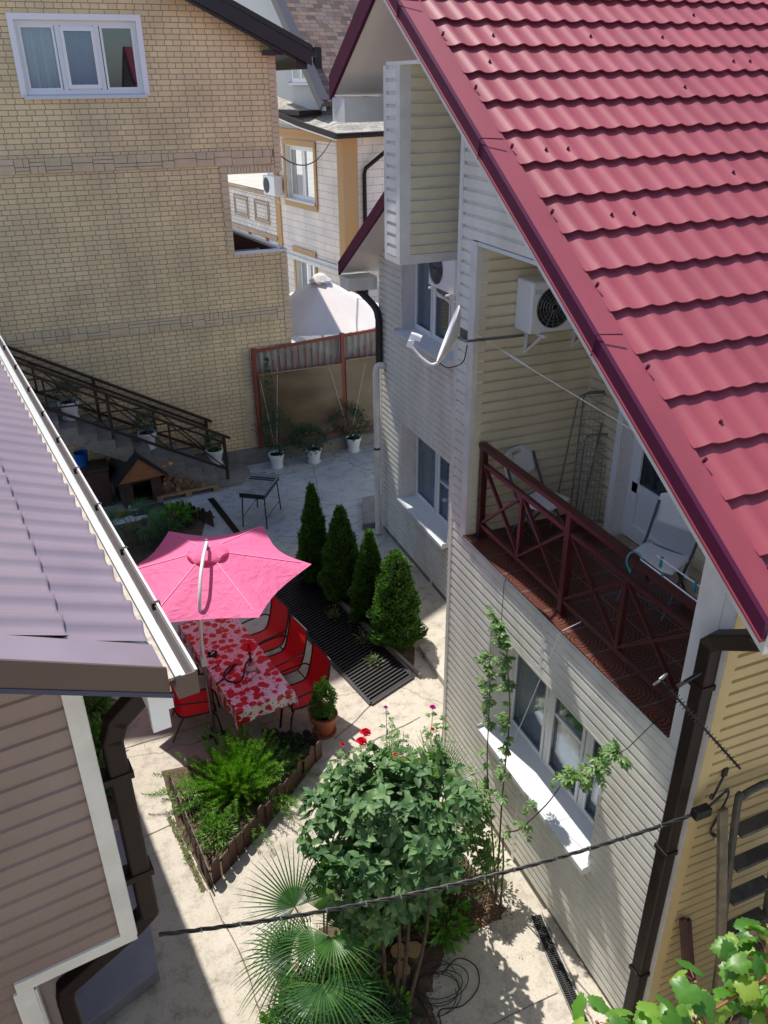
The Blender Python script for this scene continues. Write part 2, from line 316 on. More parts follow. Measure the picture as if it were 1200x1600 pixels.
def window(par,org,F,a0,a1,c0,c1,dep,muls=(.5,),cross=(),sill=True,curt=None,dark=None,sillout=.10,fw_=.055,label=None,pm=None,headtrim=True,inner=.5):
    Q=lambda:MB(org)
    # frame
    b0,b1=-dep-.05,-dep
    m=Q(); t=fw_
    m.fbox(F,a0,a1,b0,b1,c0,c0+t).fbox(F,a0,a1,b0,b1,c1-t,c1).fbox(F,a0,a0+t,b0,b1,c0+t,c1-t).fbox(F,a1-t,a1,b0,b1,c0+t,c1-t)
    xs=[a0]+[a0+(a1-a0)*k for k in muls]+[a1]
    for x in xs[1:-1]: m.fbox(F,x-t*.55,x+t*.55,b0+.002,b1+.006,c0+t,c1-t)
    for (i,h) in cross:
        zz=c0+(c1-c0)*h; m.fbox(F,xs[i]+t*.9,xs[i+1]-t*.9,b0+.01,b1-.004,zz-.015,zz+.015)
    # sash rims
    for i in range(len(xs)-1):
        x0,x1=xs[i]+t*.8,xs[i+1]-t*.8; k=.035
        m.fbox(F,x0,x1,b1+.001,b1+.014,c0+t,c0+t+k).fbox(F,x0,x1,b1+.001,b1+.014,c1-t-k,c1-t).fbox(F,x0,x0+k,b1+.001,b1+.014,c0+t+k,c1-t-k).fbox(F,x1-k,x1,b1+.001,b1+.014,c0+t+k,c1-t-k)
    wn=m.build('window',WPVC,par)
    if label: wn['label']=label
    # reveal (jambs and head)
    m=Q(); 
    if dep>.03:
        m.fbox(F,a0-.012,a0,b1,.012,c0-.01,c1+.012).fbox(F,a1,a1+.012,b1,.012,c0-.01,c1+.012).fbox(F,a0,a1,b1,.012,c1,c1+.012)
        k=.035
        m.fbox(F,a0-k,a0-.012,.012,.022,c0-k,c1+k).fbox(F,a1+.012,a1+k,.012,.022,c0-k,c1+k).fbox(F,a0-.012,a1+.012,.012,.022,c1+.012,c1+k)
        m.build('reveal',TRIM,wn)
    if sill:
        m=Q(); o=sillout
        P=[F.p(a0-.04,o,c0-.045),F.p(a1+.04,o,c0-.045),F.p(a1+.04,-dep,c0-.03),F.p(a0-.04,-dep,c0-.03),F.p(a0-.04,o,c0-.012),F.p(a1+.04,o,c0-.012),F.p(a1+.04,-dep,c0+.012),F.p(a0-.04,-dep,c0+.012)]
        m.b8(P).fbox(F,a0-.04,a1+.04,o,o+.006,c0-.06,c0-.012).fbox(F,a0-.046,a0-.04,-dep,o+.006,c0-.05,c0+.03).fbox(F,a1+.04,a1+.046,-dep,o+.006,c0-.05,c0+.03)
        m.build('sill',SILL,wn)
    m=Q()
    for i in range(len(xs)-1):
        m.fbox(F,xs[i]+t*.5,xs[i+1]-t*.5,b0+.018,b0+.03,c0+t*.5,c1-t*.5)
    m.build('pane',pm or PANE,wn)
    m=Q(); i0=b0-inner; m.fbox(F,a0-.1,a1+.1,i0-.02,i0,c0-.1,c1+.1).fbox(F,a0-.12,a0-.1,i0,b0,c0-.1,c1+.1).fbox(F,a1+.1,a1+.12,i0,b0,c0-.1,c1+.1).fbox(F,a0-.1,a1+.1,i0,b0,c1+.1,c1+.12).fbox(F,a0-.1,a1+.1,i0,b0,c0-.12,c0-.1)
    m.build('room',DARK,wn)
    for (k0,k1,mm_) in (curt or []):
        m=Q(); x0,x1=a0+(a1-a0)*k0,a0+(a1-a0)*k1; n=max(6,int((x1-x0)/.03)); vs=[];fs=[]
        for i in range(n+1):
            x=x0+(x1-x0)*i/n; bb=b0-.07+.018*math.sin(i*1.9)+.008*math.sin(i*.7)
            vs+=[F.p(x,bb,c0),F.p(x,bb,c1)]
        for i in range(n): fs.append((2*i,2*i+2,2*i+3,2*i+1))
        m.add(vs,fs).build('curtain',mm_,wn,smooth=True)
    return wn
def tile_roof(org,o,u,s,n,U,S,per=.183,mod=.35,amp=.022,step=.02,su=8,phase=0):
    o=V(o);u=V(u).normalized();s=V(s).normalized();n=V(n).normalized()
    nu=int(U/per*su); us=[U*i/nu for i in range(nu+1)]
    prof=[amp*(.5+.5*math.cos(2*math.pi*(a/per+phase)))**1.8 for a in us]
    rows=[]
    nr=int(math.ceil(S/mod))
    for r in range(nr):
        b0=S-(nr-r)*mod
        for fr_,h in ((-.11,.0),(.0,.05),(.5,.5),(.96,.93),(.99,1.0),(1.0,.93)):
            b=max(0,b0+fr_*mod); rows.append((b,step*h,fr_))
    m=MB(org);vs=[];fs=[];w=nu+1
    for b,h,fr_ in rows:
        for i,a in enumerate(us): vs.append(o+u*a+s*b+n*(prof[i]+h))
    for j in range(len(rows)-1):
        for i in range(nu): fs.append((j*w+i,j*w+i+1,(j+1)*w+i+1,(j+1)*w+i))
    m.add(vs,fs); 
    # flip check
    return m
# ================= SETTING
def ground():
    me=bpy.data.meshes.new('ground');O=[(-400,-400),(400,-400),(400,400),(-400,400)];P=O+list(PIT_IN)
    me.from_pydata([(x,y,0) for x,y in P],[],[(i,(i+1)%4,4+(i+1)%4,4+i) for i in range(4)]);me.materials.append(CON)
    o=bpy.data.objects.new('ground',me);COL.objects.link(o);struct(o)
GA=V((2.955,7.86,0));GU=V((.745,.30,0));GL=V((-.66,3.55,0))   # grate: near left corner, short edge, long edge
gp=lambda a,b,z=0:GA+GU*a+GL*b+V((0,0,z))
PIT_IN=[tuple(gp(a,b))[:2] for a,b in ((.03,.01),(.97,.01),(.97,.99),(.03,.99))]
ground()
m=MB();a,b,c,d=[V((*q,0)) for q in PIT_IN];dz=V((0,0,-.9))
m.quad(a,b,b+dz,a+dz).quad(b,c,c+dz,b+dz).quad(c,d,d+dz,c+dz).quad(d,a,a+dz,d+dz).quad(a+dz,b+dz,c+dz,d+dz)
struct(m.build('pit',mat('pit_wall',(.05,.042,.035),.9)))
# far paving, raised slabs
m=MB();m.quad((-6,11.2,.004),(2.1,11.35,.004),(2.95,12.6,.004),(5.0,10.9,.004),(9,10.9,.004),(9,40,.004),(-6,40,.004));struct(m.build('rear_pavement',CON2))
m=MB();m.b8([(3.98,6.6,0),(4.95,6.6,0),(4.95,8.7,0),(4.02,8.7,0),(3.98,6.6,.10),(4.95,6.6,.10),(4.95,8.7,.10),(4.02,8.7,.10)])
struct(m.build('raised_pavement',CON,bevel=.012))
m=MB();m.b8([(4.55,12.35,0),(5.4,12.35,0),(5.4,13.4,0),(4.95,13.4,0),(4.55,12.35,.12),(5.4,12.35,.12),(5.4,13.4,.12),(4.95,13.4,.12)]);struct(m.build('door_step',CON3,bevel=.01))
m=MB();m.b8([(3.39,4.37,0),(3.455,4.37,0),(3.455,1.6,0),(2.98,1.6,0),(3.39,4.37,.05),(3.455,4.37,.05),(3.455,1.6,.05),(2.98,1.6,.05)][0:4][::-1]+[(3.39,4.37,.05),(3.455,4.37,.05),(3.455,1.6,.05),(2.98,1.6,.05)][::-1]);struct(m.build('kerb_step',CON,bevel=.02))
# ================= MAIN HOUSE
HO=V((3.46,2.96,0))
house=thing('siding_house','cream siding house with a burgundy tiled roof and a tiled balcony','house',HO)
X1,X2,YN,YC,YF=3.46,4.94,2.96,6.70,12.32
EY,EZ,SL=2.39,4.86,.638; RY=7.47; RZ=EZ+SL*(RY-EY)
nz_=lambda y:EZ+SL*(y-EY) if y<RY else RZ-SL*(y-RY)
F1=Fr((X1,0,0),(0,1,0),(-1,0,0)); F2=Fr((X2,0,0),(0,1,0),(-1,0,0)); F3=Fr((0,YN,0),(1,0,0),(0,-1,0))
BAL=(3.25,6.35,3.26,6.06); WIN1=(3.88,5.73,1.24,2.56)
def cut(a,b,holes,z):
    segs=[(a,b)]
    for h in holes:
        if h[2]<z<h[3]:
            ns=[]
            for p,q in segs:
                if h[0]>p: ns.append((p,min(q,h[0])))
                if h[1]<q: ns.append((max(p,h[1]),q))
            segs=[s_ for s_ in ns if s_[1]-s_[0]>1e-3]
    return segs
def seg1(z):
    a=YN
    top=RZ-.12
    if z>EZ-.12+SL*(YN-EY): a=EY+(z+.12-EZ)/SL
    if a>=YC: return [(YC-.001,YC)]
    return cut(a,YC,[BAL,WIN1],z)
m=MB(HO); siding(m,F1,.10,7.45,seg1,crit=(BAL[2],BAL[3],WIN1[2],WIN1[3])); m.build('gable_wall',W_SID2,house)
m=MB(HO); siding(m,F2,.10,7.4,lambda z:cut(YC,min(YF,RY+(RZ-.1-z)/SL) if z>4.2 else YF,[(9.65,11.4,3.92,5.25),(9.66,11.36,1.07,2.39)],z),crit=(3.92,5.25,1.07,2.39)); m.build('rear_wall',W_SID2,house)
m=MB(HO); siding(m,F3,.05,5.1,lambda z:[(X1,12)],e=.10); m.build('front_wall',W_YEL,house)
m=MB(HO); m.fbox(F3,X1,12,-.2,-.02,0,5.0); m.box((X2+.02,YC,0),(X2+.2,9.6,4.3)); m.box((X2+.25,YF-.02,0),(12,YF,4.3)); m.box((12,YN,0),(12.1,YF,4.6)); m.box((X1+.03,YC-.02,0),(X2,YC,7.0)); m.build('wall_core',TRIM,house)
m=MB(HO); m.fbox(F1,YN,YC,0,.012,.0,.10).fbox(F2,YC,YF,0,.01,0,.10).fbox(F3,X1,12,0,.01,0,.05);m.build('base_trim',CON3,house)
# corner boards
m=MB(HO)
m.fbox(F1,YC-.05,YC+.014,.001,.024,0,7.4); m.box((X1-.02,YC+.001,0),(X1+.07,YC+.022,7.4))
m.build('corner_trim',TRIM,house)
m=MB(HO); m.fbox(F1,YN-.02,YN+.085,.001,.024,0,5.05); m.build('corner_trim',TRIM,house)
m=MB(HO); m.box((X1-.022,YN-.024,0),(X1+.065,YN-.001,5.0)); m.build('corner_trim',W_YEL,house)
m=MB(HO); m.fbox(F2,YF-.06,YF+.01,.001,.024,0,4.4); m.build('corner_trim',TRIM,house)
m=MB(HO); m.fbox(F1,BAL[1],BAL[1]+.10,.001,.03,BAL[2]-.05,BAL[3]+.03); m.box((X1-.03,BAL[1]+.0005,BAL[2]),(X1+.09,BAL[1]-.012,BAL[3]));m.build('balcony_trim',TRIM,house)
m=MB(HO); m.fbox(F1,YN+.0855,BAL[0]-.0,.0145,.03,BAL[2]-.05,5.1);m.build('balcony_trim',TRIM,house)
m=MB(HO); m.fbox(F1,4.62,BAL[1]+.1,.001,.02,BAL[3],BAL[3]+.03); m.build('drip_edge',SILL,house); m=MB(HO); m.fbox(F1,BAL[0],BAL[1]+.03,.001,.03,BAL[2]-.055,BAL[2]-.006); m.build('drip_edge',SILL,house)
for (F,y,za,zb) in ((F1,4.86,2.60,BAL[2]-.06),(F1,5.02,0,1.17),(F2,10.2,2.43,3.85),(F2,10.2,0,1.0)):
    m=MB(HO); m.fbox(F,y-.022,y+.022,.001,.02,za,zb)
    m.build('joint_strip',TRIM,house)
# balcony
BX=4.75
def tilefloor():
    T=NT('balcony_tile');B=T.b;tc=T.n('TexCoord');mp=T.n('Mapping');T.l(tc.outputs['Object'],mp.inputs[0]);mp.inputs['Rotation'].default_value=(0,0,R(0));mp.inputs['Location'].default_value=(.1,.05,0)
    br=T.n('TexBrick');br.offset=0;br.inputs['Scale'].default_value=1;br.inputs['Brick Width'].default_value=.33;br.inputs['Row Height'].default_value=.33;br.inputs['Mortar Size'].default_value=.004
    br.inputs['Color1'].default_value=(.105,.032,.022,1);br.inputs['Color2'].default_value=(.085,.026,.018,1);br.inputs['Mortar'].default_value=(.22,.18,.15,1);T.l(mp.outputs[0],br.inputs['Vector'])
    # wood ring pattern
    fr_=T.n('VectorMath',operation='FRACTION');sc=T.n('VectorMath',operation='SCALE');sc.inputs['Scale'].default_value=1/.33;T.l(mp.outputs[0],sc.inputs[0]);T.l(sc.outputs[0],fr_.inputs[0])
    sb=T.n('VectorMath',operation='SUBTRACT');T.l(fr_.outputs[0],sb.inputs[0]);sb.inputs[1].default_value=(.35,.6,0)
    sp=T.n('SeparateXYZ');T.l(sb.outputs[0],sp.inputs[0]);cx=T.n('CombineXYZ');T.l(sp.outputs[0],cx.inputs[0]);T.l(sp.outputs[1],cx.inputs[1])
    wv=T.n('TexWave',wave_type='RINGS',rings_direction='Z',Scale=3.2,Distortion=3.0,Detail=1.0);T.l(cx.outputs[0],wv.inputs['Vector'])
    mx=T.n('Mix',data_type='RGBA',blend_type='MULTIPLY');mx.inputs[0].default_value=1;T.l(br.outputs[0],mx.inputs[6]);T.l(ramp(T,wv.outputs[0],[(.2,(.45,.42,.42)),(.8,(1.5,1.45,1.4))]),mx.inputs[7])
    m2=T.n('Mix',data_type='RGBA',blend_type='MIX');T.l(br.outputs['Fac'],m2.inputs[0]);T.l(mx.outputs[2],m2.inputs[6]);m2.inputs[7].default_value=(.20,.16,.13,1)
    T.l(m2.outputs[2],B.inputs['Base Color']);B.inputs['Roughness'].default_value=.35;return T.m
m=MB(HO); m.box((X1-.045,BAL[0],BAL[2]-.012),(BX,BAL[1],BAL[2])); fl=m.build('balcony_floor',tilefloor(),house)
m=MB(HO); m.box((X1+.02,BAL[0]-.05,BAL[2]-.2),(BX+.02,BAL[1]+.05,BAL[2]-.02)); m.build('balcony_slab',CON2,house)
FA=Fr((0,BAL[1],0),(1,0,0),(0,-1,0)); FB=Fr((BX,0,0),(0,1,0),(-1,0,0)); FCc=Fr((0,BAL[0],0),(-1,0,0),(0,1,0))
m=MB(HO); siding(m,FA,BAL[2],BAL[3]+.0,lambda z:[(X1+.02,BX)]); DOOR=(4.65,5.72,3.30,5.55)
siding(m,FB,BAL[2],BAL[3],lambda z:cut(max(BAL[0],EY+(z+.2-EZ)/SL),BAL[1],[DOOR],z),crit=(DOOR[2],DOOR[3])); siding(m,FCc,BAL[2],5.1,lambda z:[(-BX,-X1-.01)])
m.build('balcony_wall',W_SID,house)
m=MB(HO); m.box((X1+.02,4.72,BAL[3]),(BX+.02,BAL[1]+.02,BAL[3]+.02)); m.fbox(FA,BX-.03,BX,.001,.02,BAL[2],BAL[3]); m.build('balcony_ceiling',SOFF,house)
m=MB(HO); m.box((X1+.02,BAL[0]-.04,BAL[2]),(X1+.2,BAL[0]-.02,5.0)); m.box((BX+.9,BAL[0]-.1,BAL[2]),(BX+.92,BAL[1]+.1,4.9));m.build('wall_core',TRIM,house)
# door
m=MB(HO); y0,y1,z0,z1=DOOR; dp=.10; t=.07
P=lambda a0,a1,c0,c1,b0=-dp-.05,b1=-dp:m.fbox(FB,a0,a1,b0,b1,c0,c1)
P(y0,y1,z0,z0+t);P(y0,y1,z1-t,z1);P(y0,y0+t,z0+t,z1-t);P(y1-t,y1,z0+t,z1-t)
P(y0+t,y1-t,z0+t,z0+.55,-dp-.04,-dp-.012); q=.05
P(y0+t,y1-t,z0+t+.001,z0+.16,-dp-.012,-dp+.01);P(y0+t,y1-t,z0+.50,z0+.60,-dp-.012,-dp+.01);P(y0+t,y0+.15,z0+.16,z1-t,-dp-.012,-dp+.01);P(y1-.15,y1-t,z0+.16,z1-t,-dp-.012,-dp+.01)
dr=m.build('balcony_door',WPVC,house)
m=MB(HO);m.fbox(FB,y0+.1,y1-.1,-dp-.03,-dp-.02,z0+.58,z1-t);m.build('pane',PANED,dr)
m=MB(HO);m.fbox(FB,y1-.13,y1-.10,-dp+.01,-dp+.03,z0+1.0,z0+1.12).fbox(FB,y1-.24,y1-.10,-dp+.03,-dp+.045,z0+1.05,z0+1.07);m.build('handle',WPVC,dr)
m=MB(HO);m.fbox(FB,y1,y1+.012,-dp-.05,.014,z0-.02,z1);m.fbox(FB,y1+.012,y1+.09,.001,.05,z0-.03,z1+.09);m.fbox(FB,y0-.012,y0,-dp-.05,.014,z0-.02,z1);m.fbox(FB,y0,y1,-dp-.05,.014,z1,z1+.012);m.build('reveal',WPVC,dr)
m=MB(HO);vs=[];fs=[]
for i in range(41):
    a=y0+.62+(y1-y0-.62)*i/40;b=-dp-.16+.02*math.sin(i*1.3)
    vs+=[FB.p(a,b,z0),FB.p(a,b,z1)]
for i in range(40):fs.append((2*i,2*i+2,2*i+3,2*i+1))
m.add(vs,fs);m.build('curtain',CURT,dr,smooth=True)
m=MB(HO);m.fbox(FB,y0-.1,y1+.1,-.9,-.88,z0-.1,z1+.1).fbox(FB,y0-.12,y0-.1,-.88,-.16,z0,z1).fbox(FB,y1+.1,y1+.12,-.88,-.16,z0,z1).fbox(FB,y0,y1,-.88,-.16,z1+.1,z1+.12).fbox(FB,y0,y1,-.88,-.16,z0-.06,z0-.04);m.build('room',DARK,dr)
# windows
window(house,HO,F1,*WIN1,.26,muls=(.29,.62),cross=((1,.55),),sillout=.085,curt=[(.02,.29,CURTB),(.34,.60,CURT),(.64,.98,CURTB)],label='three light window over the lower yard with a wide sill')
window(house,HO,F2,9.66,11.36,1.07,2.39,.22,muls=(.5,),cross=((0,.5),),sillout=.12,curt=[(.03,.98,CURTB)],label='lower rear window with blue curtain')
window(house,HO,F2,9.65,11.4,3.92,5.25,.20,muls=(.28,.62),cross=((1,.5),),sillout=.12,curt=[(.0,.27,CURTB),(.62,1,CURT)],label='upper rear window above the satellite dish')
# fin beside the upper balcony
FX,FY0,FY1,FZ0,FZ1=3.14,7.30,7.64,5.76,7.42
Ff=Fr((0,FY0,0),(1,0,0),(0,-1,0)); Fl=Fr((FX,0,0),(0,1,0),(-1,0,0))
m=MB(HO); siding(m,Ff,FZ0+.09,FZ1,lambda z:[(FX+.085,X2)]); m.build('bay_wall',W_SID,house)
m=MB(HO); siding(m,Fl,FZ0+.06,FZ1,lambda z:[(FY0+.07,FY1-.05)]); m.build('bay_wall',W_SID2,house)
m=MB(HO); m.box((FX+.001,FY0+.001,FZ0+.02),(X2,FY1,FZ1)); m.build('bay_core',TRIM,house)
m=MB(HO); m.box((FX-.02,FY0-.02,FZ0),(FX+.09,FY0+.0,FZ1)); m.box((FX-.02,FY0+.0005,FZ0),(FX-.0,FY0+.07,FZ1)); m.box((FX-.02,FY1-.05,FZ0),(FX,FY1+.01,FZ1)); m.box((FX+.0905,FY0-.018,FZ0),(X2,FY0,FZ0+.085)); m.box((FX-.019,FY0+.0705,FZ0),(FX,FY1-.0505,FZ0+.06)); m.build('bay_trim',TRIM,house)
m=MB(HO); m.box((FX+.0,6.9,FZ1+.001),(X2,7.63,FZ1+.03)); m.build('soffit',SOFF,house)
# main roof
VX=3.0; ln=math.hypot(1,SL); s_=V((0,-1/ln,-SL/ln)); n_=V((0,-SL/ln,1/ln))
o=V((VX+.185,RY,RZ+.012))
S=(RY-EY)*ln
m=tile_roof(HO,o,(1,0,0),s_,n_,9.0,S,phase=.35,step=.034,amp=.022); 
m.f=[tuple(reversed(q)) for q in m.f]
rf=m.build('roof',ROOFR,house,smooth=True)
m=MB(HO)
m.b8([V((VX,RY,RZ-.03)),V((VX+.195,RY,RZ-.03)),V((VX+.195,EY,EZ-.03)),V((VX,EY,EZ-.03)),V((VX,RY,RZ+.055)),V((VX+.195,RY,RZ+.045)),V((VX+.195,EY,EZ+.045)),V((VX,EY,EZ+.055))])
rv=m.build('verge_flashing',ROOFR,rf)
m=MB(HO)
def vb(x0,x1,d0,d1): m.b8([V((x0,RY,RZ+d0)),V((x1,RY,RZ+d0)),V((x1,EY-.02,EZ+d0)),V((x0,EY-.02,EZ+d0)),V((x0,RY,RZ+d1)),V((x1,RY,RZ+d1)),V((x1,EY-.02,EZ+d1)),V((x0,EY-.02,EZ+d1))])
vb(VX-.02,VX+.012,-.045,.055); m.build('fascia',ROOFD,rf)
m=MB(HO); vb(VX-.030,VX+.012,-.062,-.0455); m.build('drip_edge',ROOFR,rf)
m=MB(HO); vb(VX+.0125,VX+.06,-.15,-.036); m.build('rake_board',TRIM,rf)
m=MB(HO)  # soffit deck of near slope
m.b8([V((VX+.061,RY,RZ-.15)),V((12,RY,RZ-.15)),V((12,EY,EZ-.15)),V((VX+.061,EY,EZ-.15)),V((VX+.061,RY,RZ-.035)),V((12,RY,RZ-.035)),V((12,EY,EZ-.035)),V((VX+.061,EY,EZ-.035))])
m.build('deck',SOFF,rf)
# screws
m=MB(HO)
for k in range(50):
    a=rng.uniform(.1,6);b=rng.uniform(.2,S-.2); a=round(a/.183)*.183+.09; b=round(b/.35)*.35-.06; p=o+V((1,0,0))*a+s_*b+n_*.02
    m.cyl(p,p+n_*.03,.010,6)
for k in range(9):
    p=V((VX+.2,RY,RZ))+s_*(k*.68+.3)+n_*.04; m.cyl(p,p+n_*.03,.011,6)
m.build('screws',ROOFD,rf)
for y in (7.0,5.55,4.0):
    z=nz_(y); m=MB(HO); m.tube([(VX-.025,y,z-.07),(VX-.025,y-.03,z+.068),(VX+.14,y-.06,z+.058)],.005,6); m.build('flashing_joint',ROOFD,rf)
# far slope
YE=12.85; ze=nz_(YE)
m=MB(HO); XX=4.45; YM=8.72; zm=nz_(YM)
def slab(x0,x1,ya,yb,dz0,dz1): 
    m.b8([V((x0,ya,nz_(ya)+dz0)),V((x1,ya,nz_(ya)+dz0)),V((x1,yb,nz_(yb)+dz0)),V((x0,yb,nz_(yb)+dz0)),V((x0,ya,nz_(ya)+dz1)),V((x1,ya,nz_(ya)+dz1)),V((x1,yb,nz_(yb)+dz1)),V((x0,yb,nz_(yb)+dz1))])
slab(VX,12,RY+.001,YM,-.03,.03); slab(XX,12,YM+.001,YE,-.03,.03); rb=m.build('roof',ROOFR,house)
m=MB(HO); slab(VX+.02,12,RY+.001,YM-.01,-.14,-.031); slab(XX+.02,12,YM,YE-.01,-.14,-.031); m.build('soffit',SOFF,rb)
m=MB(HO); slab(VX-.02,VX+.012,RY+.001,YM+.02,-.15,.06); slab(XX-.02,XX+.012,YM+.03,YE+.02,-.15,.06); m.build('fascia',ROOFD,rb)
m=MB(HO); m.box((VX,YM-.36,zm-.36),(X1+.06,YM+.0,zm-.145));
m.build('eave_box',TRIM,rb); m=MB(HO); m.box((XX,YE-.40,ze-.34),(X2+.0,YE,ze-.145)); m.build('eave_box',TRIM,rb)
# gutter at near eave, downpipe
m=MB(HO); m.box((VX+.02,EY-.13,EZ-.10),(12,EY-.02,EZ-.02)); m.build('gutter',WPVC,house)
def sqpipe(name,pts,w,h,m_,par,org,up=(0,0,1)):
    m=MB(org)
    for i in range(len(pts)-1):
        a,b=V(pts[i]),V(pts[i+1]);dd=(b-a).normalized()
        m.beam(a-dd*(.02 if i else 0),b+dd*.02,w,h,up)
    return m.build(name,m_,par,bevel=.012)
PX,PY=3.385,3.03
sqpipe('downpipe',[(3.22,2.44,4.66),(3.30,2.62,4.55),(3.36,2.96,4.30),(PX,PY+.0,4.22),(PX,PY+.0,.0)],.10,.105,BRNM,house,HO,up=(0,1,0))
m=MB(HO); m.box((3.16,2.34,4.60),(3.29,2.47,4.74)); m.build('outlet',WPVC,house)
for z in (3.9,2.4,1.0):
    m=MB(HO); m.box((PX-.06,PY-.062,z-.02),(X1,PY+.062,z+.02)); m.build('pipe_clamp',BRNM,house)
# far downpipes
m=MB(HO); m.tube(catmull([(4.62,12.75,4.36),(4.66,12.6,4.32),(4.84,12.32,4.08),(4.86,12.2,3.9)],6)+[V((4.86,12.2,3.15))],.055,10); m.build('downpipe',BLKM,house,smooth=True)
m=MB(HO); m.tube([(4.9,12.1,3.14)]+[V(p) for p in catmull([(4.87,12.1,3.17),(4.80,12.1,3.16),(4.76,12.1,3.08),(4.76,12.1,2.9)],5)]+[V((4.76,12.1,.03))],.052,12); m.build('downpipe',TRIM,house,smooth=True)['label']='white plastic drain pipe at the rear corner'
m=MB(HO); m.tube([(4.76,12.1,1.68),(4.76,12.1,1.72)],.058,12); m.build('pipe_clamp',BLKM,house)
# cable trunking on the yellow wall
m=MB(HO); m.fbox(F3,3.74,5.6,.014,.05,2.40,2.47); m.build('cable_trunking',TRIM,house)
# ================= BALCONY RAILING
rl=thing('balcony_railing','dark red metal balcony railing with crossed bars','railing',(3.52,4.8,3.26))
RO=V((3.52,4.8,3.26)); rx=3.555
zt,zb_=4.24,3.38; posts=[(6.26,),(4.80,),(3.30,)]
for (y,) in posts:
    m=MB(RO); m.box((rx-.03,y-.03,3.262),(rx+.03,y+.03,zt-.02)); m.box((rx-.055,y-.055,3.262),(rx+.055,y+.055,3.27)); m.build('post',RAILR,rl)
m=MB(RO); m.box((rx-.04,3.27,zt-.02),(rx+.04,6.30,zt+.02)); m.build('handrail',RAILR,rl)
for (a,b) in ((6.23,4.83),(4.77,3.33)):
    zl,zu=3.41,4.06; md=(a+b)/2
    m=MB(RO); m.box((rx-.02,b,zu-.02),(rx+.02,a,zu+.02)); m.build('rail',RAILR,rl)
    m=MB(RO); m.box((rx-.02,b,zl-.02),(rx+.02,a,zl+.02)); m.build('rail',RAILR,rl)
    m=MB(RO); m.box((rx-.02,md-.02,zl+.02),(rx+.02,md+.02,zu-.02)); m.build('baluster',RAILR,rl)
    for (p,q) in ((a,md),(md,b)):
        m=MB(RO); m.beam((rx,p,zl+.02),(rx,q,zu-.02),.022,.035,(1,0,0)); m.build('cross_bar',RAILR,rl)
        m=MB(RO); m.beam((rx+.004,p,zu-.02),(rx+.004,q,zl+.02),.022,.035,(1,0,0)); m.build('cross_bar',RAILR,rl)
# clothes lines with pegs
TEAL=mat('teal_plastic',(.02,.30,.36),.4)
cl=thing('clothes_line','pair of white clothes lines with teal pegs above the balcony rail','clothes line',(3.6,3.6,4.27))
for x in (3.56,3.70):
    m=MB((3.6,3.6,4.27)); m.tube([(x,3.95,4.27),(x+.01,3.6,4.262),(x,3.28,4.27)],.006,6); m.build('line',WPLA,cl)
for i,(x,y) in enumerate(((3.56,3.93),(3.56,3.72),(3.70,3.9),(3.70,3.55),(3.56,3.36))):
    m=MB((3.6,3.6,4.27)); m.beam((x,y,4.20),(x+.004,y,4.285),.012,.02); m.build('peg',TEAL,cl)
m=MB((3.6,3.6,4.27)); m.tube(catmull([(3.50,3.97,4.17),(3.47,3.99,4.25),(3.50,4.0,4.31),(3.55,3.98,4.31),(3.57,3.95,4.27)],5),.006,6); m.build('hook',TEAL,cl)
# ================= AC UNITS
def ac(name,label,loc,rz,w=.78,h=.50,dd=.27):
    a=thing(name,label,'air conditioner',loc,rz)
    m=MB(); m.box((-w/2,-dd,0),(w/2,0,h)); m.build('case',WPLA,a,bevel=.018)
    m=MB(); cx,cz,r=-w*.2,h*.5,h*.40
    m.cyl((cx,-dd-.002,cz),(cx,-dd-.001,cz),r,32); g=m.build('fan_opening',BLKM,a)
    m=MB()
    for k in range(1,7):
        rr=r*k/6; pts=[(cx+rr*math.cos(t),-dd-.015,cz+rr*math.sin(t)) for t in [2*math.pi*i/28 for i in range(29)]]; m.tube(pts,.0028,4,cap=False)
    for i in range(16):
        t=2*math.pi*i/16; m.tube([(cx+r*.14*math.cos(t),-dd-.015,cz+r*.14*math.sin(t)),(cx+r*math.cos(t+.35),-dd-.012,cz+r*math.sin(t+.35))],.0025,4)
    m.build('grille',GRYM,g)
    m=MB(); 
    for sx in (-.3,.3):
        m=MB(); m.box((sx*w*1.1-.015,-dd-.05,-.03),(sx*w*1.1+.015,0,-.005)).box((sx*w*1.1-.012,-.02,-.25),(sx*w*1.1+.012,0,-.03)).beam((sx*w*1.1,-dd,-.03),(sx*w*1.1,-.01,-.24),.02,.02); m.build('bracket',WPLA,a)
    m=MB(); m.box((-w/2+.03,-dd-.004,h-.1),(-w/2+.09,-dd-.001,h-.06)); m.build('badge',CURTB,a)
    return a
ac('air_conditioner','white air conditioner on the shaded balcony side wall',(4.22,6.33,5.32),0,h=.45)
ac('air_conditioner','small white air conditioner fixed on the bay beside the upper rear window',(4.86,9.40,4.96),R(-90),w=.75,h=.5)
# ================= SATELLITE DISH
DO=V((3.09,6.03,5.40)); ds=thing('satellite_dish','white satellite dish on an arm beside the balcony corner','satellite dish',DO)
ax=V((-.82,.45,.34)).normalized(); ux=ax.cross(V((0,0,1))).normalized(); uz=ux.cross(ax).normalized()
m=MB(DO);vs=[];fs=[];K=36
for side in (0,1):
    for i in range(7):
        r=.245*i/6; 
        for k in range(K):
            t=2*math.pi*k/K; vs.append(DO+ux*(r*math.cos(t)*.92)+uz*(r*math.sin(t)*1.02)+ax*(.07*(r/.245)**2-side*.012))
for side in (0,1):
    b=side*7*K
    for i in range(6):
        for k in range(K):
            q=(b+i*K+k,b+i*K+(k+1)%K,b+(i+1)*K+(k+1)%K,b+(i+1)*K+k); fs.append(q if side else q[::-1])
for k in range(K): fs.append((6*K+k,6*K+(k+1)%K,13*K+(k+1)%K,13*K+k))
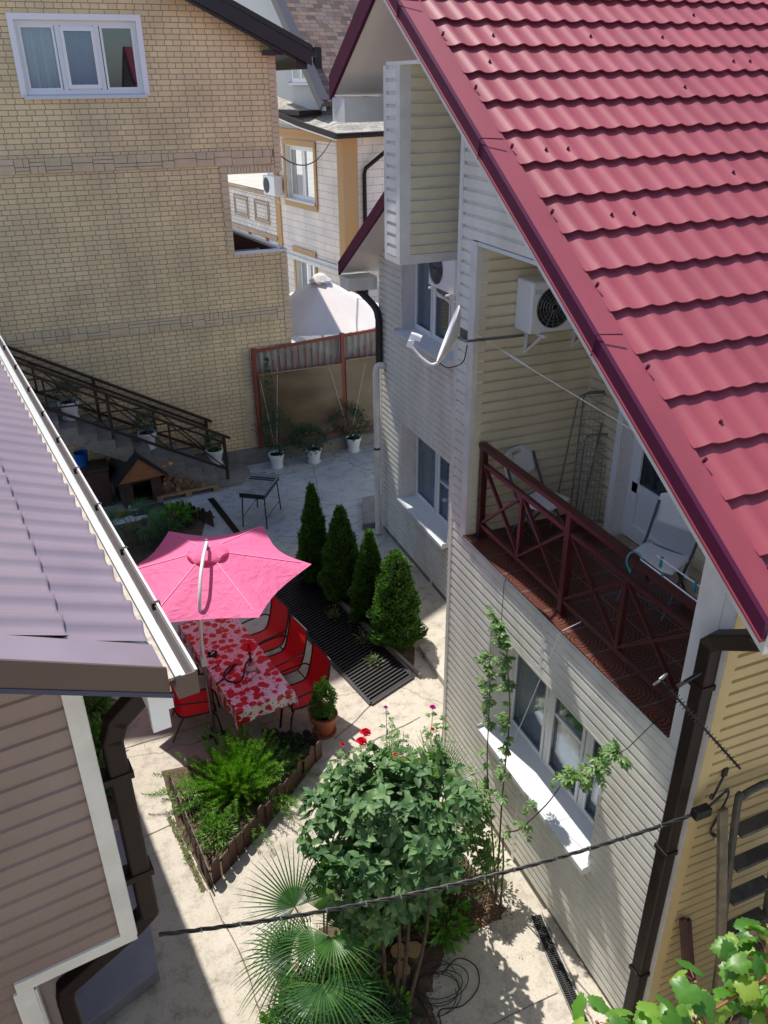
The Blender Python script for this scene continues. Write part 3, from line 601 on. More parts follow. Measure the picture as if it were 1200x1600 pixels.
m.add(vs,fs); m.build('reflector',WPLA,ds,smooth=True)
m=MB(DO); b0=DO-uz*.25+ax*.06; tip=DO+ax*.33-uz*.20
m.tube(catmull([DO-ax*.03,b0-uz*.02,b0+ax*.12-uz*.03,tip],6),.012,8); m.build('arm',WPLA,ds,smooth=True)
m=MB(DO); m.beam(tip-uz*.02,tip+uz*.10,.05,.05).beam(tip+uz*.03-ux*.05,tip+uz*.03+ux*.06,.04,.04); m.cyl(tip+uz*.08,tip+uz*.08-ax*.07,.03,10); m.build('receiver',WPLA,ds)
m=MB(DO); m.tube([DO-ax*.02,DO-ax*.10,V((3.9,6.27,5.26))],.014,8); m.build('pole',GRYM,ds)
m=MB(DO); m.tube(catmull([b0,b0-uz*.02-ax*.1,DO-uz*.18-ax*.14,DO-ax*.12-uz*.03],6),.005,5); m.build('cable',RUBB,ds)
# ================= FOLDING CHAIRS
def folding_chair(label,loc,rz):
    c=thing('folding_chair',label,'chair',loc,rz,'white folding chairs on the balcony')
    # faces -y ; seat at .45
    m=MB();vs=[];fs=[];W=.42;D=.38
    n=8
    for j in range(n+1):
        for i in range(n+1):
            x=-W/2+W*i/n;y=-D/2+D*j/n; e=abs(2*i/n-1); z=.455-.012*(1-e*e)-.02*max(0,(1-j/n)-.8)
            vs.append((x,y,z))
    for j in range(n):
        for i in range(n): fs.append((j*(n+1)+i,j*(n+1)+i+1,(j+1)*(n+1)+i+1,(j+1)*(n+1)+i))
    m.add(vs,fs); o=m.build('seat',WPLA,c,smooth=True); so_=o.modifiers.new('s','SOLIDIFY');so_.thickness=.028
    b=o.modifiers.new('b','BEVEL');b.width=.01;b.limit_method='ANGLE'
    # backrest: curved panel with slot
    m=MB();vs=[];fs=[];cols=12;rowsz=[.60,.64,.74,.82,.855,.885]
    for z in rowsz:
        for i in range(cols+1):
            x=-.225+.45*i/cols; e=abs(2*i/cols-1); zz=z-(.03*e**4 if z>.87 else 0)+(.02*e**4 if z<.61 else 0)
            vs.append((x*(1-.04*(z-.6)/.3),.20+(z-.45)*.28-.03*(1-e*e)*-1,zz))
    for j in range(len(rowsz)-1):
        for i in range(cols):
            if j==3 and 4<=i<=7: continue
            fs.append((j*(cols+1)+i,j*(cols+1)+i+1,(j+1)*(cols+1)+i+1,(j+1)*(cols+1)+i))
    m.add(vs,fs); o=m.build('backrest',WPLA,c,smooth=True); so_=o.modifiers.new('s','SOLIDIFY');so_.thickness=.022
    for s in (-1,1):
        m=MB(); m.tube([(s*.21,-.24,.012),(s*.21,.16,.50),(s*.215,.30,.80)],.013,8); m.build('leg',CHLEG,c,smooth=True)
        m=MB(); m.tube([(s*.185,.26,.012),(s*.185,-.06,.44)],.013,8); m.build('leg',CHLEG,c,smooth=True)
    for q_ in ([(-.21,-.17,.10),(.21,-.17,.10)],[(-.185,.2,.10),(.185,.2,.10)],[(-.21,.155,.44),(.21,.155,.44)]): MB().tube(q_,.010,8).build('stretcher',CHLEG,c,smooth=True)
    return c
folding_chair('white folding chair in the balcony corner in front of the drying rack',(4.06,5.98,3.262),R(22))
folding_chair('white folding chair standing in front of the balcony door',(4.40,4.66,3.262),R(-66))
# ================= DRYING RACK
DR=V((4.62,6.15,3.262)); dk=thing('drying_rack','folded grey wire drying rack leaning against the balcony wall','drying rack',DR)
def rackframe(F,w,h,wires,r=.008):
    m=MB(DR); k=.06
    pts=[(0,0,0),(0,0,h-k),(k*.3,0,h-k*.3),(k,0,h),(w-k,0,h),(w-k*.3,0,h-k*.3),(w,0,h-k),(w,0,0)]
    m.tube([F.p(p[0],0,p[2]) for p in pts],r,8); 
    if wires:
        for i in range(1,9): m.tube([F.p(w*i/9,0,.1),F.p(w*i/9,0,h-.01)],.003,4)
        for i in range(int(h/.075)): m.tube([F.p(0,0,.1+i*.075),F.p(w,0,.1+i*.075)],.003,4)
        m.tube([F.p(0,0,.1),F.p(w,0,.1)],r*.8,6)
    return m
Fk=Fr((4.68,6.14,3.28),(.10,-1,0),(-1,0,0),z=V((.03,.06,1)))
Fk=Fr((4.40,5.98,3.28),(.95,-.30,0),(0,-1,0),z=(.10,.12,.98))
rackframe(Fk,.40,1.42,True).build('frame',GRYM,dk,smooth=True)
Fk2=Fr((4.43,5.93,3.28),(.95,-.30,0),(0,-1,0),z=(.09,.10,.98))
rackframe(Fk2,.36,1.02,True).build('wing',GRYM,dk,smooth=True)
Fk3=Fr((4.28,6.10,3.28),(.95,-.20,0),(0,-1,0),z=(.15,.04,.98))
rackframe(Fk3,.30,1.40,False).build('leg_frame',GRYM,dk,smooth=True)
# ================= BRICK HOUSE
YB=16.27; BO=V((1.0,YB,0))
bh=thing('brick_house','tall yellow brick house with stone bands and a black eave','house',BO)
WX0,WX1=-7.0,4.52; VS=.478; vz=lambda x:7.84+VS*(5.13-x)
Fb=Fr((0,YB,0),(1,0,0),(0,-1,0)); NOT=(3.49,WX1,4.37,5.79); BW=(.28,2.18,7.14,8.22)
def panel(m,F,xs,zs,holes,b=0):
    xs=sorted(xs);zs=sorted(zs)
    for i in range(len(xs)-1):
        for j in range(len(zs)-1):
            cx,cz=(xs[i]+xs[i+1])/2,(zs[j]+zs[j+1])/2
            if any(h[0]<cx<h[1] and h[2]<cz<h[3] for h in holes): continue
            m.quad(F.p(xs[i],b,zs[j]),F.p(xs[i+1],b,zs[j]),F.p(xs[i+1],b,zs[j+1]),F.p(xs[i],b,zs[j+1]))
m=MB(BO); ZT=7.9
panel(m,Fb,[WX0,BW[0],BW[1],NOT[0],WX1],[.28,NOT[2],NOT[3],BW[2],ZT],[NOT,BW])
panel(m,Fb,[WX0,BW[0],BW[1]],[ZT,BW[3],8.9],[BW])
m.quad(Fb.p(BW[1],0,ZT),Fb.p(WX1,0,ZT),Fb.p(WX1,0,vz(WX1)-.1),Fb.p(BW[1],0,vz(BW[1])-.1))
m.quad(Fb.p(WX0,0,8.9),Fb.p(BW[1],0,8.9),Fb.p(BW[1],0,vz(BW[1])-.1),Fb.p(-2.3,0,vz(-2.3)-.1),Fb.p(WX0,0,vz(-2.3)-1))
m.build('wall',BRICK,bh)
m=MB(BO)
Fs=Fr((WX1,0,0),(0,1,0),(1,0,0))
panel(m,Fs,[YB,YB+5.2,21.6],[.28,NOT[2]-.6,NOT[3],7.7],[(YB,YB+5.2,NOT[2]-.6,NOT[3])])
panel(m,Fr((NOT[0],0,0),(0,1,0),(1,0,0)),[YB,YB+5.2],[NOT[2]-1.1,NOT[3]+.5],[])
m.build('wall',BRICKY,bh)
m=MB(BO); m.box((WX0,21.5,.2),(WX1,21.6,7.7)); m.box((WX0,YB,.1),(WX0+.1,21.6,8.5)); m.box((NOT[0],YB+.03,NOT[2]-1.15),(WX1-.02,YB+5.2,NOT[2]-1.1)); m.box((NOT[0],YB+.03,NOT[3]+.02),(WX1-.01,YB+5.2,NOT[3]+.1)); m.build('floor_slab',CON2,bh)
m=MB(BO); m.box((WX0,YB-.03,0),(WX1,YB+.2,.28)); m.build('plinth',CON3,bh)
# stone trim along corner and notch
def blocks(name,F,path,wdt,vertical,m_):
    m=MB(BO)
    for (a0,c0,a1,c1) in path: m.fbox(F,a0,a1,.001,.022,c0,c1)
    return m.build(name,m_,bh,bevel=.006)
P=[]; z=2.6
while z<vz(WX1)-.25:
    h=random.choice((.075,.13,.10)); 
    if not(NOT[2]-.05<z+h/2<NOT[3]): P.append((WX1-.115,z,WX1+.022,z+h-.009))
    z+=h
blocks('corner_stones',Fb,[q for q in P if q[1]<5],0,0,ASH); blocks('corner_stones',Fb,[q for q in P if q[1]>5],0,0,ASH)
P=[];z=NOT[2]-.03
while z<NOT[3]+.1:
    h=random.choice((.075,.13,.10)); P.append((NOT[0]-.13,z,NOT[0]+.004,min(z+h-.009,NOT[3]+.13)));z+=h
x=NOT[0]+.01
while x<WX1-.12:
    w_=random.choice((.05,.085,.07)); P.append((x,NOT[3]-.004,min(x+w_-.009,WX1-.12),NOT[3]+.13));x+=w_
blocks('notch_stones',Fb,P,0,0,ASH)
z=.3;P=[]
while z<2.35:
    P.append((3.44,z,3.60,z+.08));z+=.0885
blocks('corner_stones',Fb,P,0,0,ASH)
def band(z0,H_,xa,xb):
    m=MB(BO); m.fbox(Fb,xa,xb,.002,.007,z0,z0+H_); bd=m.build('stone_band',MORT,bh)
    m=MB(BO); x=xa
    while x<xb-.03:
        w_=random.uniform(.18,.45)
        w_=min(w_,xb-x)
        t=random.random(); g=.008
        if t<.3: cells=[(0,w_,0,.5),(0,w_*.55,.5,1),(w_*.55,w_,.5,1)]
        elif t<.6: cells=[(0,w_,0,.22),(0,w_,.22,.45),(0,w_*.6,.45,1),(w_*.6,w_,.45,1)]
        elif t<.8: cells=[(0,w_,.5,.75),(0,w_,.75,1),(0,w_*.5,0,.5),(w_*.5,w_,0,.5)]
        else: cells=[(0,w_,0,.6),(0,w_,.6,1)]
        for (p,q,r,s) in cells:
            if q-p<.03: continue
            m.fbox(Fb,x+p,x+q-g,.0072,.024+random.uniform(0,.016),z0+r*H_+g*.5,z0+s*H_-g*.5)
        x+=w_
    m.build('stones',ASH,bd,bevel=.005)
band(5.94,.25,WX0,WX1-.12); band(3.02,.25,WX0,WX1-.12)
bwin=window(bh,BO,Fb,*BW,.06,muls=(.34,.66),sill=True,sillout=.05,curt=[(0,.32,CURT)],fw_=.07,pm=glass('reflecting_glass',(.8,.88,.96),.16))
m=MB(BO); t=.09
m.fbox(Fb,BW[0]-t,BW[1]+t,.012,.03,BW[3],BW[3]+t).fbox(Fb,BW[0]-t,BW[0],.012,.03,BW[2]-.02,BW[3]).fbox(Fb,BW[1],BW[1]+t,.012,.03,BW[2]-.02,BW[3]); m.build('window_trim',WPVC,bh)
m=MB(BO)
for i in range(24): m.quad(Fb.p(1.0+i*.02,-.16-.02*(i%2),BW[2]),Fb.p(1.02+i*.02,-.18+.02*(i%2),BW[2]),Fb.p(1.02+i*.02,-.18+.02*(i%2),BW[3]),Fb.p(1.0+i*.02,-.16-.02*(i%2),BW[3]))
m.build('curtain',mat('painted_blue_reflection',(.13,.25,.50),.8),bwin)  # added sheet behind the middle pane, blue reflection painted as its colour
m=MB(BO) # opening sash
x0,x1=BW[0]+1.9*.36,BW[0]+1.9*.64; F_=Fb
for a in ((x0,x0+.05,BW[2]+.09,BW[3]-.09),(x1-.05,x1,BW[2]+.09,BW[3]-.09),(x0+.05,x1-.05,BW[2]+.09,BW[2]+.15),(x0+.05,x1-.05,BW[3]-.15,BW[3]-.09)): m.fbox(F_,a[0],a[1],-.045,-.015,a[2],a[3])
m.build('window_sash',WPVC,bh)
# loggia parapet cap
LOGP=V((4.16,18.81,0))
m=MB(BO)
m.beam((WX1-.04,YB+.03,4.36),(3.95,20.4,4.36),.12,.05); m.box((NOT[0],YB-.03,4.34),(WX1+.02,YB+.1,4.385)); m.build('parapet_cap',SILL,bh)
m=MB(BO); m.beam((WX1-.04,YB+.1,3.8),(3.95,20.4,3.8),.08,1.07); m.build('parapet',mat('dark_red_paint',(.06,.015,.02),.5),bh)
# roof
RXR,RXL=-2.3,5.13
m=MB(BO)
def rslab(xa,xb,y0,y1,dz0,dz1,mm=None):
    (mm or m).b8([V((xa,y0,vz(xa)+dz0)),V((xb,y0,vz(xb)+dz0)),V((xb,y1,vz(xb)+dz0)),V((xa,y1,vz(xa)+dz0)),V((xa,y0,vz(xa)+dz1)),V((xb,y0,vz(xb)+dz1)),V((xb,y1,vz(xb)+dz1)),V((xa,y1,vz(xa)+dz1))])
rslab(RXR,RXL,15.86,21.7,-.06,.03)
m.b8([V((RXR-5.2,15.86,vz(RXR)-2.55)),V((RXR,15.86,vz(RXR)-.06)),V((RXR,21.7,vz(RXR)-.06)),V((RXR-5.2,21.7,vz(RXR)-2.55)),V((RXR-5.2,15.86,vz(RXR)-2.46)),V((RXR,15.86,vz(RXR)+.03)),V((RXR,21.7,vz(RXR)+.03)),V((RXR-5.2,21.7,vz(RXR)-2.46))])
br_=m.build('roof',BLKM,bh)
m=MB(BO);rslab(RXR,RXL-.02,15.88,15.93,-.30,-.061);rslab(RXR,RXL-.30,15.93,15.97,-.36,-.12);m.build('barge_board',BLKM,br_)
m=MB(BO);m.box((4.83,15.98,7.50),(5.05,21.6,7.68)).box((4.3,15.98,7.72),(4.83,16.25,7.80)).box((RXL-.01,15.9,7.70),(RXL+.10,21.6,7.78));m.build('eave_box',BLKM,br_)
# added unseen block shaped like a storey, throws the yard's big shadow
m=MB(BO)
T_=[(-6.5,7.0),(3.45,7.0),(3.45,13.3),(1.0,15.2),(-1.0,15.7),(-3.0,14.9),(-6.5,12.2)]
n=len(T_); m.add([(x,17.3,z) for x,z in T_]+[(x,21.4,z) for x,z in T_],[tuple(range(n)),tuple(range(2*n-1,n-1,-1))]+[(i+n,(i+1)%n+n,(i+1)%n,i) for i in range(n)])
m.build('added_shadow_block',BRICK,bh)
# ================= CLOTHES RACK in loggia
ck=thing('clothes_rack','clothes rack with red and teal cloths behind the brick parapet','clothes rack',(3.95,17.0,3.3))
m=MB((3.95,17,3.3))
for i in range(6): m.tube([(3.62,16.6+i*.16,4.22),(4.25,16.6+i*.16,4.22)],.006,5)
m.tube([(3.62,16.5,4.22),(3.62,17.5,4.22)],.01,6).tube([(4.25,16.5,4.22),(4.25,17.5,4.22)],.01,6).tube([(3.65,16.6,3.3),(4.2,17.4,4.22)],.01,6).tube([(3.65,17.4,3.3),(4.2,16.6,4.22)],.01,6)
m.build('frame',WPLA,ck)
for (x0,x1,y,c,nm) in ((3.68,3.95,16.62,(.02,.35,.33),'teal_cloth'),(3.98,4.2,16.8,(.65,.03,.12),'red_cloth')):
    m=MB((3.95,17,3.3)); m.box((x0,y-.03,3.8),(x1,y-.02,4.225)).box((x0,y-.03,4.226),(x1,y+.04,4.236)).box((x0,y+.03,3.9),(x1,y+.04,4.225)); m.build(nm,mat(nm,c,.8),ck)
# ================= METAL GATE / FENCE
RUST=mat('red_oxide_paint',(.27,.045,.025),.6,c2=(.20,.05,.035),sc=12)
GALV=mat('galvanised_sheet',(.30,.29,.27),.45,c2=(.20,.19,.17),sc=5,stretch=(4,4,.5))
T=NT('brown_plastic_sheet');T.b.inputs['Roughness'].default_value=.16
tc=T.n('TexCoord');nz=T.n('TexNoise',Scale=1.6,Detail=3.0);mp=T.n('Mapping');mp.inputs['Scale'].default_value=(.5,.5,1.2);T.l(tc.outputs['Object'],mp.inputs[0]);T.l(mp.outputs[0],nz.inputs['Vector'])
T.l(ramp(T,nz.outputs[0],[(.35,(.085,.06,.035)),(.6,(.16,.115,.06)),(.75,(.20,.15,.09))]),T.b.inputs['Base Color']);bp=T.n('Bump',Strength=.25,Distance=.05);T.l(nz.outputs[0],bp.inputs['Height']);T.l(bp.outputs[0],T.b.inputs['Normal'])
BPL=T.m
GO=V((5.5,YB,0)); gt=thing('metal_fence','tall red framed metal fence with grey sheets and brown plastic panels','fence',GO)
gy0,gy1=YB-.02,YB+.03; XL,XM,XR=3.67,5.60,7.50
tz=lambda x:2.46+(x-3.66)*.057
m=MB(GO); m.box((2.9,YB-.25,0),(9.0,YB-.031,.28)); m.box((4.53,YB-.0295,0),(9.0,YB+.12,.28)); m.build('concrete_base',CON3,gt,bevel=.01)
for x in (XL,XM,XR):
    m=MB(GO); m.box((x-.04,YB-.13,.281),(x+.04,YB-.05,tz(x)+.02)); m.build('post',RUST,gt)
for (a,b) in ((XL,XM),(XM,XR)):
    m=MB(GO); m.b8([V((a+.04,YB-.11,tz(a)-.07)),V((b-.04,YB-.11,tz(b)-.07)),V((b-.04,YB-.07,tz(b)-.07)),V((a+.04,YB-.07,tz(a)-.07)),V((a+.04,YB-.11,tz(a)-.01)),V((b-.04,YB-.11,tz(b)-.01)),V((b-.04,YB-.07,tz(b)-.01)),V((a+.04,YB-.07,tz(a)-.01))]); m.build('rail',RUST,gt)
    m=MB(GO); m.box((a+.04,YB-.11,.34),(b-.04,YB-.07,.39)); m.build('rail',RUST,gt)
    m=MB(GO); vs=[];fs=[];n=int((b-a)/.03)
    for i in range(n+1):
        x=a+.04+(b-a-.08)*i/n; y=YB-.03+.012*math.sin(i*math.pi/2.5); vs+=[(x,y,.30),(x,y,tz(x)-.02)]
    for i in range(n): fs.append((2*i,2*i+2,2*i+3,2*i+1))
    m.add(vs,fs); m.build('metal_sheet',GALV,gt)
    m=MB(GO); m.box((a+.05,YB-.150,.52),(b-.05,YB-.142,1.93 if a<5 else 2.0)); m.build('plastic_panel',BPL,gt)
    m=MB(GO); m.box((a+.05,YB-.155,1.93 if a<5 else 2.0),(b-.05,YB-.14,1.95 if a<5 else 2.02)); m.build('panel_edge',WOODL,gt)
    n=13
    for i in range(n):
        x=a+.12+(b-a-.24)*i/(n-1); h=[.06,.14,.22,.28,.33,.36,.38,.38,.36,.30,.24,.18,.12][i]
        m=MB(GO); m.box((x-.012,YB-.10,1.95),(x+.012,YB-.085,1.98+h)); m.build('picket',RUST,gt)
    for i in range(9):
        x=a+.2+(b-a-.4)*i/8
        m=MB(GO); m.box((x-.012,YB-.10,.391),(x+.012,YB-.085,.53)); m.build('picket',RUST,gt)
# ================= WHITE PARASOL BEHIND
CANW=mat('white_canvas',(.74,.69,.66),.8,c2=(.66,.61,.58),sc=1.2)
PO=V((5.92,18.5,0)); pu=thing('white_parasol','big off white parasol beyond the metal fence','parasol',PO)
def canopy(org,c,r,ztop,zrim,n,rot,m_,par,sag=.05,name='canopy',seg=10,thick=True,scal=.0):
    m=MB(org);vs=[V((c[0],c[1],ztop))];fs=[]
    for j in range(1,seg+1):
        q=j/seg
        for k in range(n*6):
            t=rot+2*math.pi*k/(n*6); w_=(k%6)/6; 
            kk=math.cos(math.pi/n)/math.cos((w_-.5)*2*math.pi/n)   # straight chord
            e=4*w_*(1-w_)
            rr=r*q*(kk/ (math.cos(math.pi/n)/math.cos(math.pi/n)) )*(1-scal*e*q*q)
            z=ztop-(ztop-zrim)*q+ -sag*e*q*(1-.3*q)+.04*math.sin(math.pi*q)*0
            vs.append(V((c[0]+rr*math.cos(t),c[1]+rr*math.sin(t),z)))
    N=n*6
    for k in range(N): fs.append((0,1+k,1+(k+1)%N))
    for j in range(seg-1):
        for k in range(N): fs.append((1+j*N+k,1+(j+1)*N+k,1+(j+1)*N+(k+1)%N,1+j*N+(k+1)%N))
    m.add(vs,fs); return m.build(name,m_,par,smooth=True)
canopy(PO,(5.92,18.5),1.75,3.27,2.38,8,R(12),CANW,pu,sag=.02)
m=MB(PO); vs=[];fs=[]
for j,(r,z) in enumerate(((.03,3.38),(.12,3.34),(.24,3.23),(.27,3.20))):
    for k in range(16): 
        t=2*math.pi*k/16; vs.append((5.92+r*math.cos(t),18.5+r*math.sin(t),z+(.025*math.cos(k*math.pi) if j==3 else 0)))
for j in range(3):
    for k in range(16): fs.append((j*16+k,(j+1)*16+k,(j+1)*16+(k+1)%16,j*16+(k+1)%16))
fs.append(tuple(range(16)));m.add(vs,fs); m.build('vent_cap',CANW,pu)
m=MB(PO); m.cyl((5.92,18.5,0),(5.92,18.5,3.3),.03); m.build('pole',WPLA,pu)
# ================= FAR PLANK HOUSE
C0=V((7.82,22,0)); fu,fv=V((.986,.168,0)),V((-.168,.986,0)); FO=C0.copy()
fh=thing('plank_house','white plank house with ochre corner boards behind the brick house','house',FO,math.atan2(.168,.986))
# local: x=fu, y=fv
Gl=Fr((0,0,0),(0,-1,0),(-1,0,0)); Gf=Fr((0,0,0),(1,0,0),(0,-1,0))
m=MB(); FW=(-3.42,-1.66,4.23,5.66); FW2=(-3.1,-1.9,1.5,2.68)
panel(m,Gl,[-12,-4.2,FW[0],FW[1],-.30],[2.72,4.23,5.66,6.12],[FW,(-12,-4.2,4.23,7)]); panel(m,Gl,[-12,FW2[0],FW2[1],0],[0,1.5,2.68],[FW2])
m.quad(Gl.p(-12,0,6.12),Gl.p(-.3,0,6.12),Gl.p(-.3,0,6.2),Gl.p(-12,0,7.3)); m.build('wall',PLANK,fh)
m=MB(); panel(m,Gf,[.42,9],[2.72,6.1],[]); panel(m,Gf,[0,9],[0,2.5],[]); m.build('wall',PLANKX,fh)
m=MB(); m.fbox(Gl,-.30,.001,.0,.03,2.72,6.05); m.box((-.03,-.03,2.72),(.42,0,6.05)); m.build('corner_boards',OCHRE,fh)
m=MB(); 
for i in range(9): m.fbox(Gl,-.32,.04,.0,.04,.05+i*.27,.29+i*.27).box((-.04,-.04,.05+i*.27),(.45,0,.29+i*.27)).fbox(Gl,-4.25,-3.95,.0,.04,.05+i*.27,.29+i*.27)
m.build('quoins',OCHRE,fh)
m=MB(); m.fbox(Gl,-12,.1,.0,.14,2.50,2.60).fbox(Gl,-12,.05,.0,.08,2.60,2.71); m.box((-.14,-.14,2.50),(9,0,2.60)); m.box((-.08,-.08,2.60),(9,0,2.71)); m.build('cornice',TRIM,fh)
m=MB(); m.fbox(Gl,-12,.05,.0,.06,5.88,6.02).fbox(Gl,-12,.1,.0,.12,6.02,6.12); m.build('frieze',OCHRE,fh)
m=MB(); m.fbox(Gl,-4.3,-4.0,.0,.05,2.72,6.0); m.build('corner_boards',OCHRE,fh)
def owin(F,w_,nm):
    wn=window(fh,(0,0,0),F,*w_,.12,muls=(.5,),sill=True,sillout=.08,curt=[(0,.3,CURT)],fw_=.07)
    m=MB(); a0,a1,c0,c1=w_; t=.15
    m.fbox(F,a0-t,a1+t,.023,.06,c1+.03,c1+.03+t).fbox(F,a0-t,a0-.03,.023,.05,c0-.05,c1+.03).fbox(F,a1+.03,a1+t,.023,.05,c0-.05,c1+.03).fbox(F,a0-t,a1+t,.023,.07,c0-.05-t,c0-.06); m.build('surround',OCHRE,wn)
owin(Gl,FW,'w');owin(Gl,FW2,'w')
# brick parapet balcony on the side
m=MB(); m.fbox(Gl,-9.5,-4.3,.0,.06,2.98,4.15); m.build('balcony_parapet',BRW,fh)
m=MB(); m.fbox(Gl,-9.6,-4.28,-.05,.12,4.15,4.26).fbox(Gl,-9.6,-4.28,-.05,.10,2.86,2.98)
for (p,q) in ((-5.9,-4.75),(-7.6,-6.4),(-9.3,-8.0)):
    for k in (0,.09):
        a0,a1,c0,c1=p+k,q-k,3.28+k,3.95-k; m.fbox(Gl,a0,a1,.062,.085,c1-.04,c1).fbox(Gl,a0,a1,.062,.085,c0,c0+.04).fbox(Gl,a0,a0+.04,.062,.085,c0,c1).fbox(Gl,a1-.04,a1,.062,.085,c0,c1)
m.build('balcony_moulding',mat('tan_moulding',(.46,.34,.24),.7,c2=(.40,.26,.16),sc=3),fh)
m=MB(); m.fbox(Gl,-9.5,-4.3,-2.2,-2.1,2.9,7.0).fbox(Gl,-9.5,-4.3,-2.2,0,2.80,2.86); m.build('balcony_back',TRIM,fh)
m=MB()
for a in (-8.6,-6.6,-5.2): m.beam(Gl.p(a,.05,2.85),Gl.p(a+.7,.05,1.9),.07,.07)
m.build('balcony_brace',OCHRE,fh)
ac_=None
# low grey shingle roof
UP=lambda s,dz:0
m=MB()
pts=[(-.42,-.42,6.10),(9,-.42,6.18),(9,2.2,6.95),(.9,1.35,6.78),(.6,5.0,7.3),(-.42,3.9,6.72),(-.42,1.6,6.35)]
P=[(-.42,-.42,6.14),(9,-.42,6.2),(9,2.6,7.0),(1.2,2.2,6.86),(1.2,8,7.7),(-.42,8,7.35),(-.42,3.6,6.66),(-.42,1.6,6.36)]
tp=[V(p) for p in P];
m.add(tp+[p+V((0,0,-.05)) for p in tp],[(0,1,2,3,7),(3,4,5,6,7)]+[(0,8,9,1)]+[((i+1)%8,i,i+8,(i+1)%8+8) for i in (4,5,6,7)]+[(15,11,10,9,8),(15,14,13,12,11)])
o=m.build('roof',SHG,fh); uvquad(o,lambda c:(c.x,c.y))
m=MB(); m.tube([(-.46,-.46,6.08),(9,-.46,6.14)],.07,8); m.build('gutter',BRNM,fh)
m=MB()
ed=[(-.44,-.44,6.08),(-.44,1.6,6.30),(-.44,3.6,6.60),(-.44,8,7.29)]
for i in range(3): m.beam(ed[i],ed[i+1],.05,.14)
m.build('fascia',BRNM,fh)
m=MB()
for i in range(3): m.beam(V(ed[i])+V((-.005,0,-.09)),V(ed[i+1])+V((-.005,0,-.09)),.05,.03)
m.build('eave_trim',WPVC,fh)
m=MB(); m.quad((-.42,-.42,6.05),(9,-.42,6.05),(9,0,6.05),(0,0,6.05)).quad((-.42,-.42,6.05),(0,0,6.05),(0,8,7.2),(-.42,8,7.2)); m.build('soffit',OCHRE,fh)
m=MB(); m.tube([(1.25,-.44,6.05),(1.22,-.40,5.75),(.62,-.10,5.25),(.58,-.09,5.1),(.58,-.09,0)],.055,8); m.build('downpipe',BRNM,fh,smooth=True)
# upper storey with brown shingles
m=MB()
sl=(9.29-6.85)/(3.54-1.17); y0,z0=1.17,6.83; y1=6.5; z1=z0+sl*(y1-y0)
m.add([(.0,y0,z0),(10,y0,z0),(10,y1,z1),(0,y1,z1),(.0,y0,z0-.12),(10,y0,z0-.12),(10,y1,z1-.12),(0,y1,z1-.12)],[(0,1,2,3),(7,6,5,4),(4,5,1,0),(3,2,6,7)])
o=m.build('roof',SHB,fh); uvquad(o,lambda c:(c.x,(c.z-6)/.72))
m=MB(); m.beam((.0,y0-.1,z0-.12),(.0,y1,z1-.02),.07,.24); m.beam((.10,y0-.1,z0+.04),(.10,y1,z1+.12),.26,.03); m.build('verge',mat('slate_metal',(.10,.095,.11),.4),fh)
m=MB(); m.add([(.25,1.3,6.6),(.25,8,6.6),(.25,8,8.0),(.25,6.5,z1-.2),(.25,1.3,6.85)],[(0,4,3,2,1)]); m.build('wall',mat('pale_blue_plaster',(.50,.52,.53),.8),fh)
Gu=Fr((.25,0,0),(0,-1,0),(-1,0,0)); window(fh,(0,0,0),Gu,-3.25,-2.05,7.28,8.0,-.001,muls=(.45,),sill=True,sillout=.1,fw_=.07,inner=.2)
m=MB(); m.box((-.42,1.6,6.5),(.25,6,6.62)); m.box((.4,.98,6.5),(10,1.15,6.8)); m.build('roof_flashing',BRNM,fh)
ac('air_conditioner','white air conditioner on the plank house side wall above its balcony',tuple(C0+fv*4.05+fu*-.08+V((0,0,4.25))),math.atan2(.168,.986)+R(-90),w=.8,h=.55)
# wire from the brick corner to the plank house eave
a=V((4.60,16.5,6.05));b=C0+V((-.45,-.4,6.0))
wr=thing('overhead_wire','thin dark wire slung from the brick corner to the plank house eave','wire',a)
m=MB(a); m.tube([a+(b-a)*t+V((0,0,-.35*4*t*(1-t))) for t in [i/14 for i in range(15)]],.014,6); m.build('strand',RUBB,wr)
# ================= STAIRCASE
SO=V((2.7,15.65,0)); st=thing('staircase','concrete staircase climbing along the brick house wall','staircase',SO)
SY0,SY1=15.12,16.26; run,rise=.305,.173; NX=19
m=MB(SO); prof=[(2.80,0)]
x,z=2.80,0
for i in range(NX):
    prof.append((x,z+rise)); prof.append((x-run,z+rise)); x-=run;z+=rise
prof.append((x,z-.20)); prof.append((2.36,.0))
n=len(prof)
vs=[(p[0],SY0,p[1]) for p in prof]+[(p[0],SY1,p[1]) for p in prof]
m.add(vs,[(i,i+n,(i+1)%n+n,(i+1)%n) for i in range(n)])
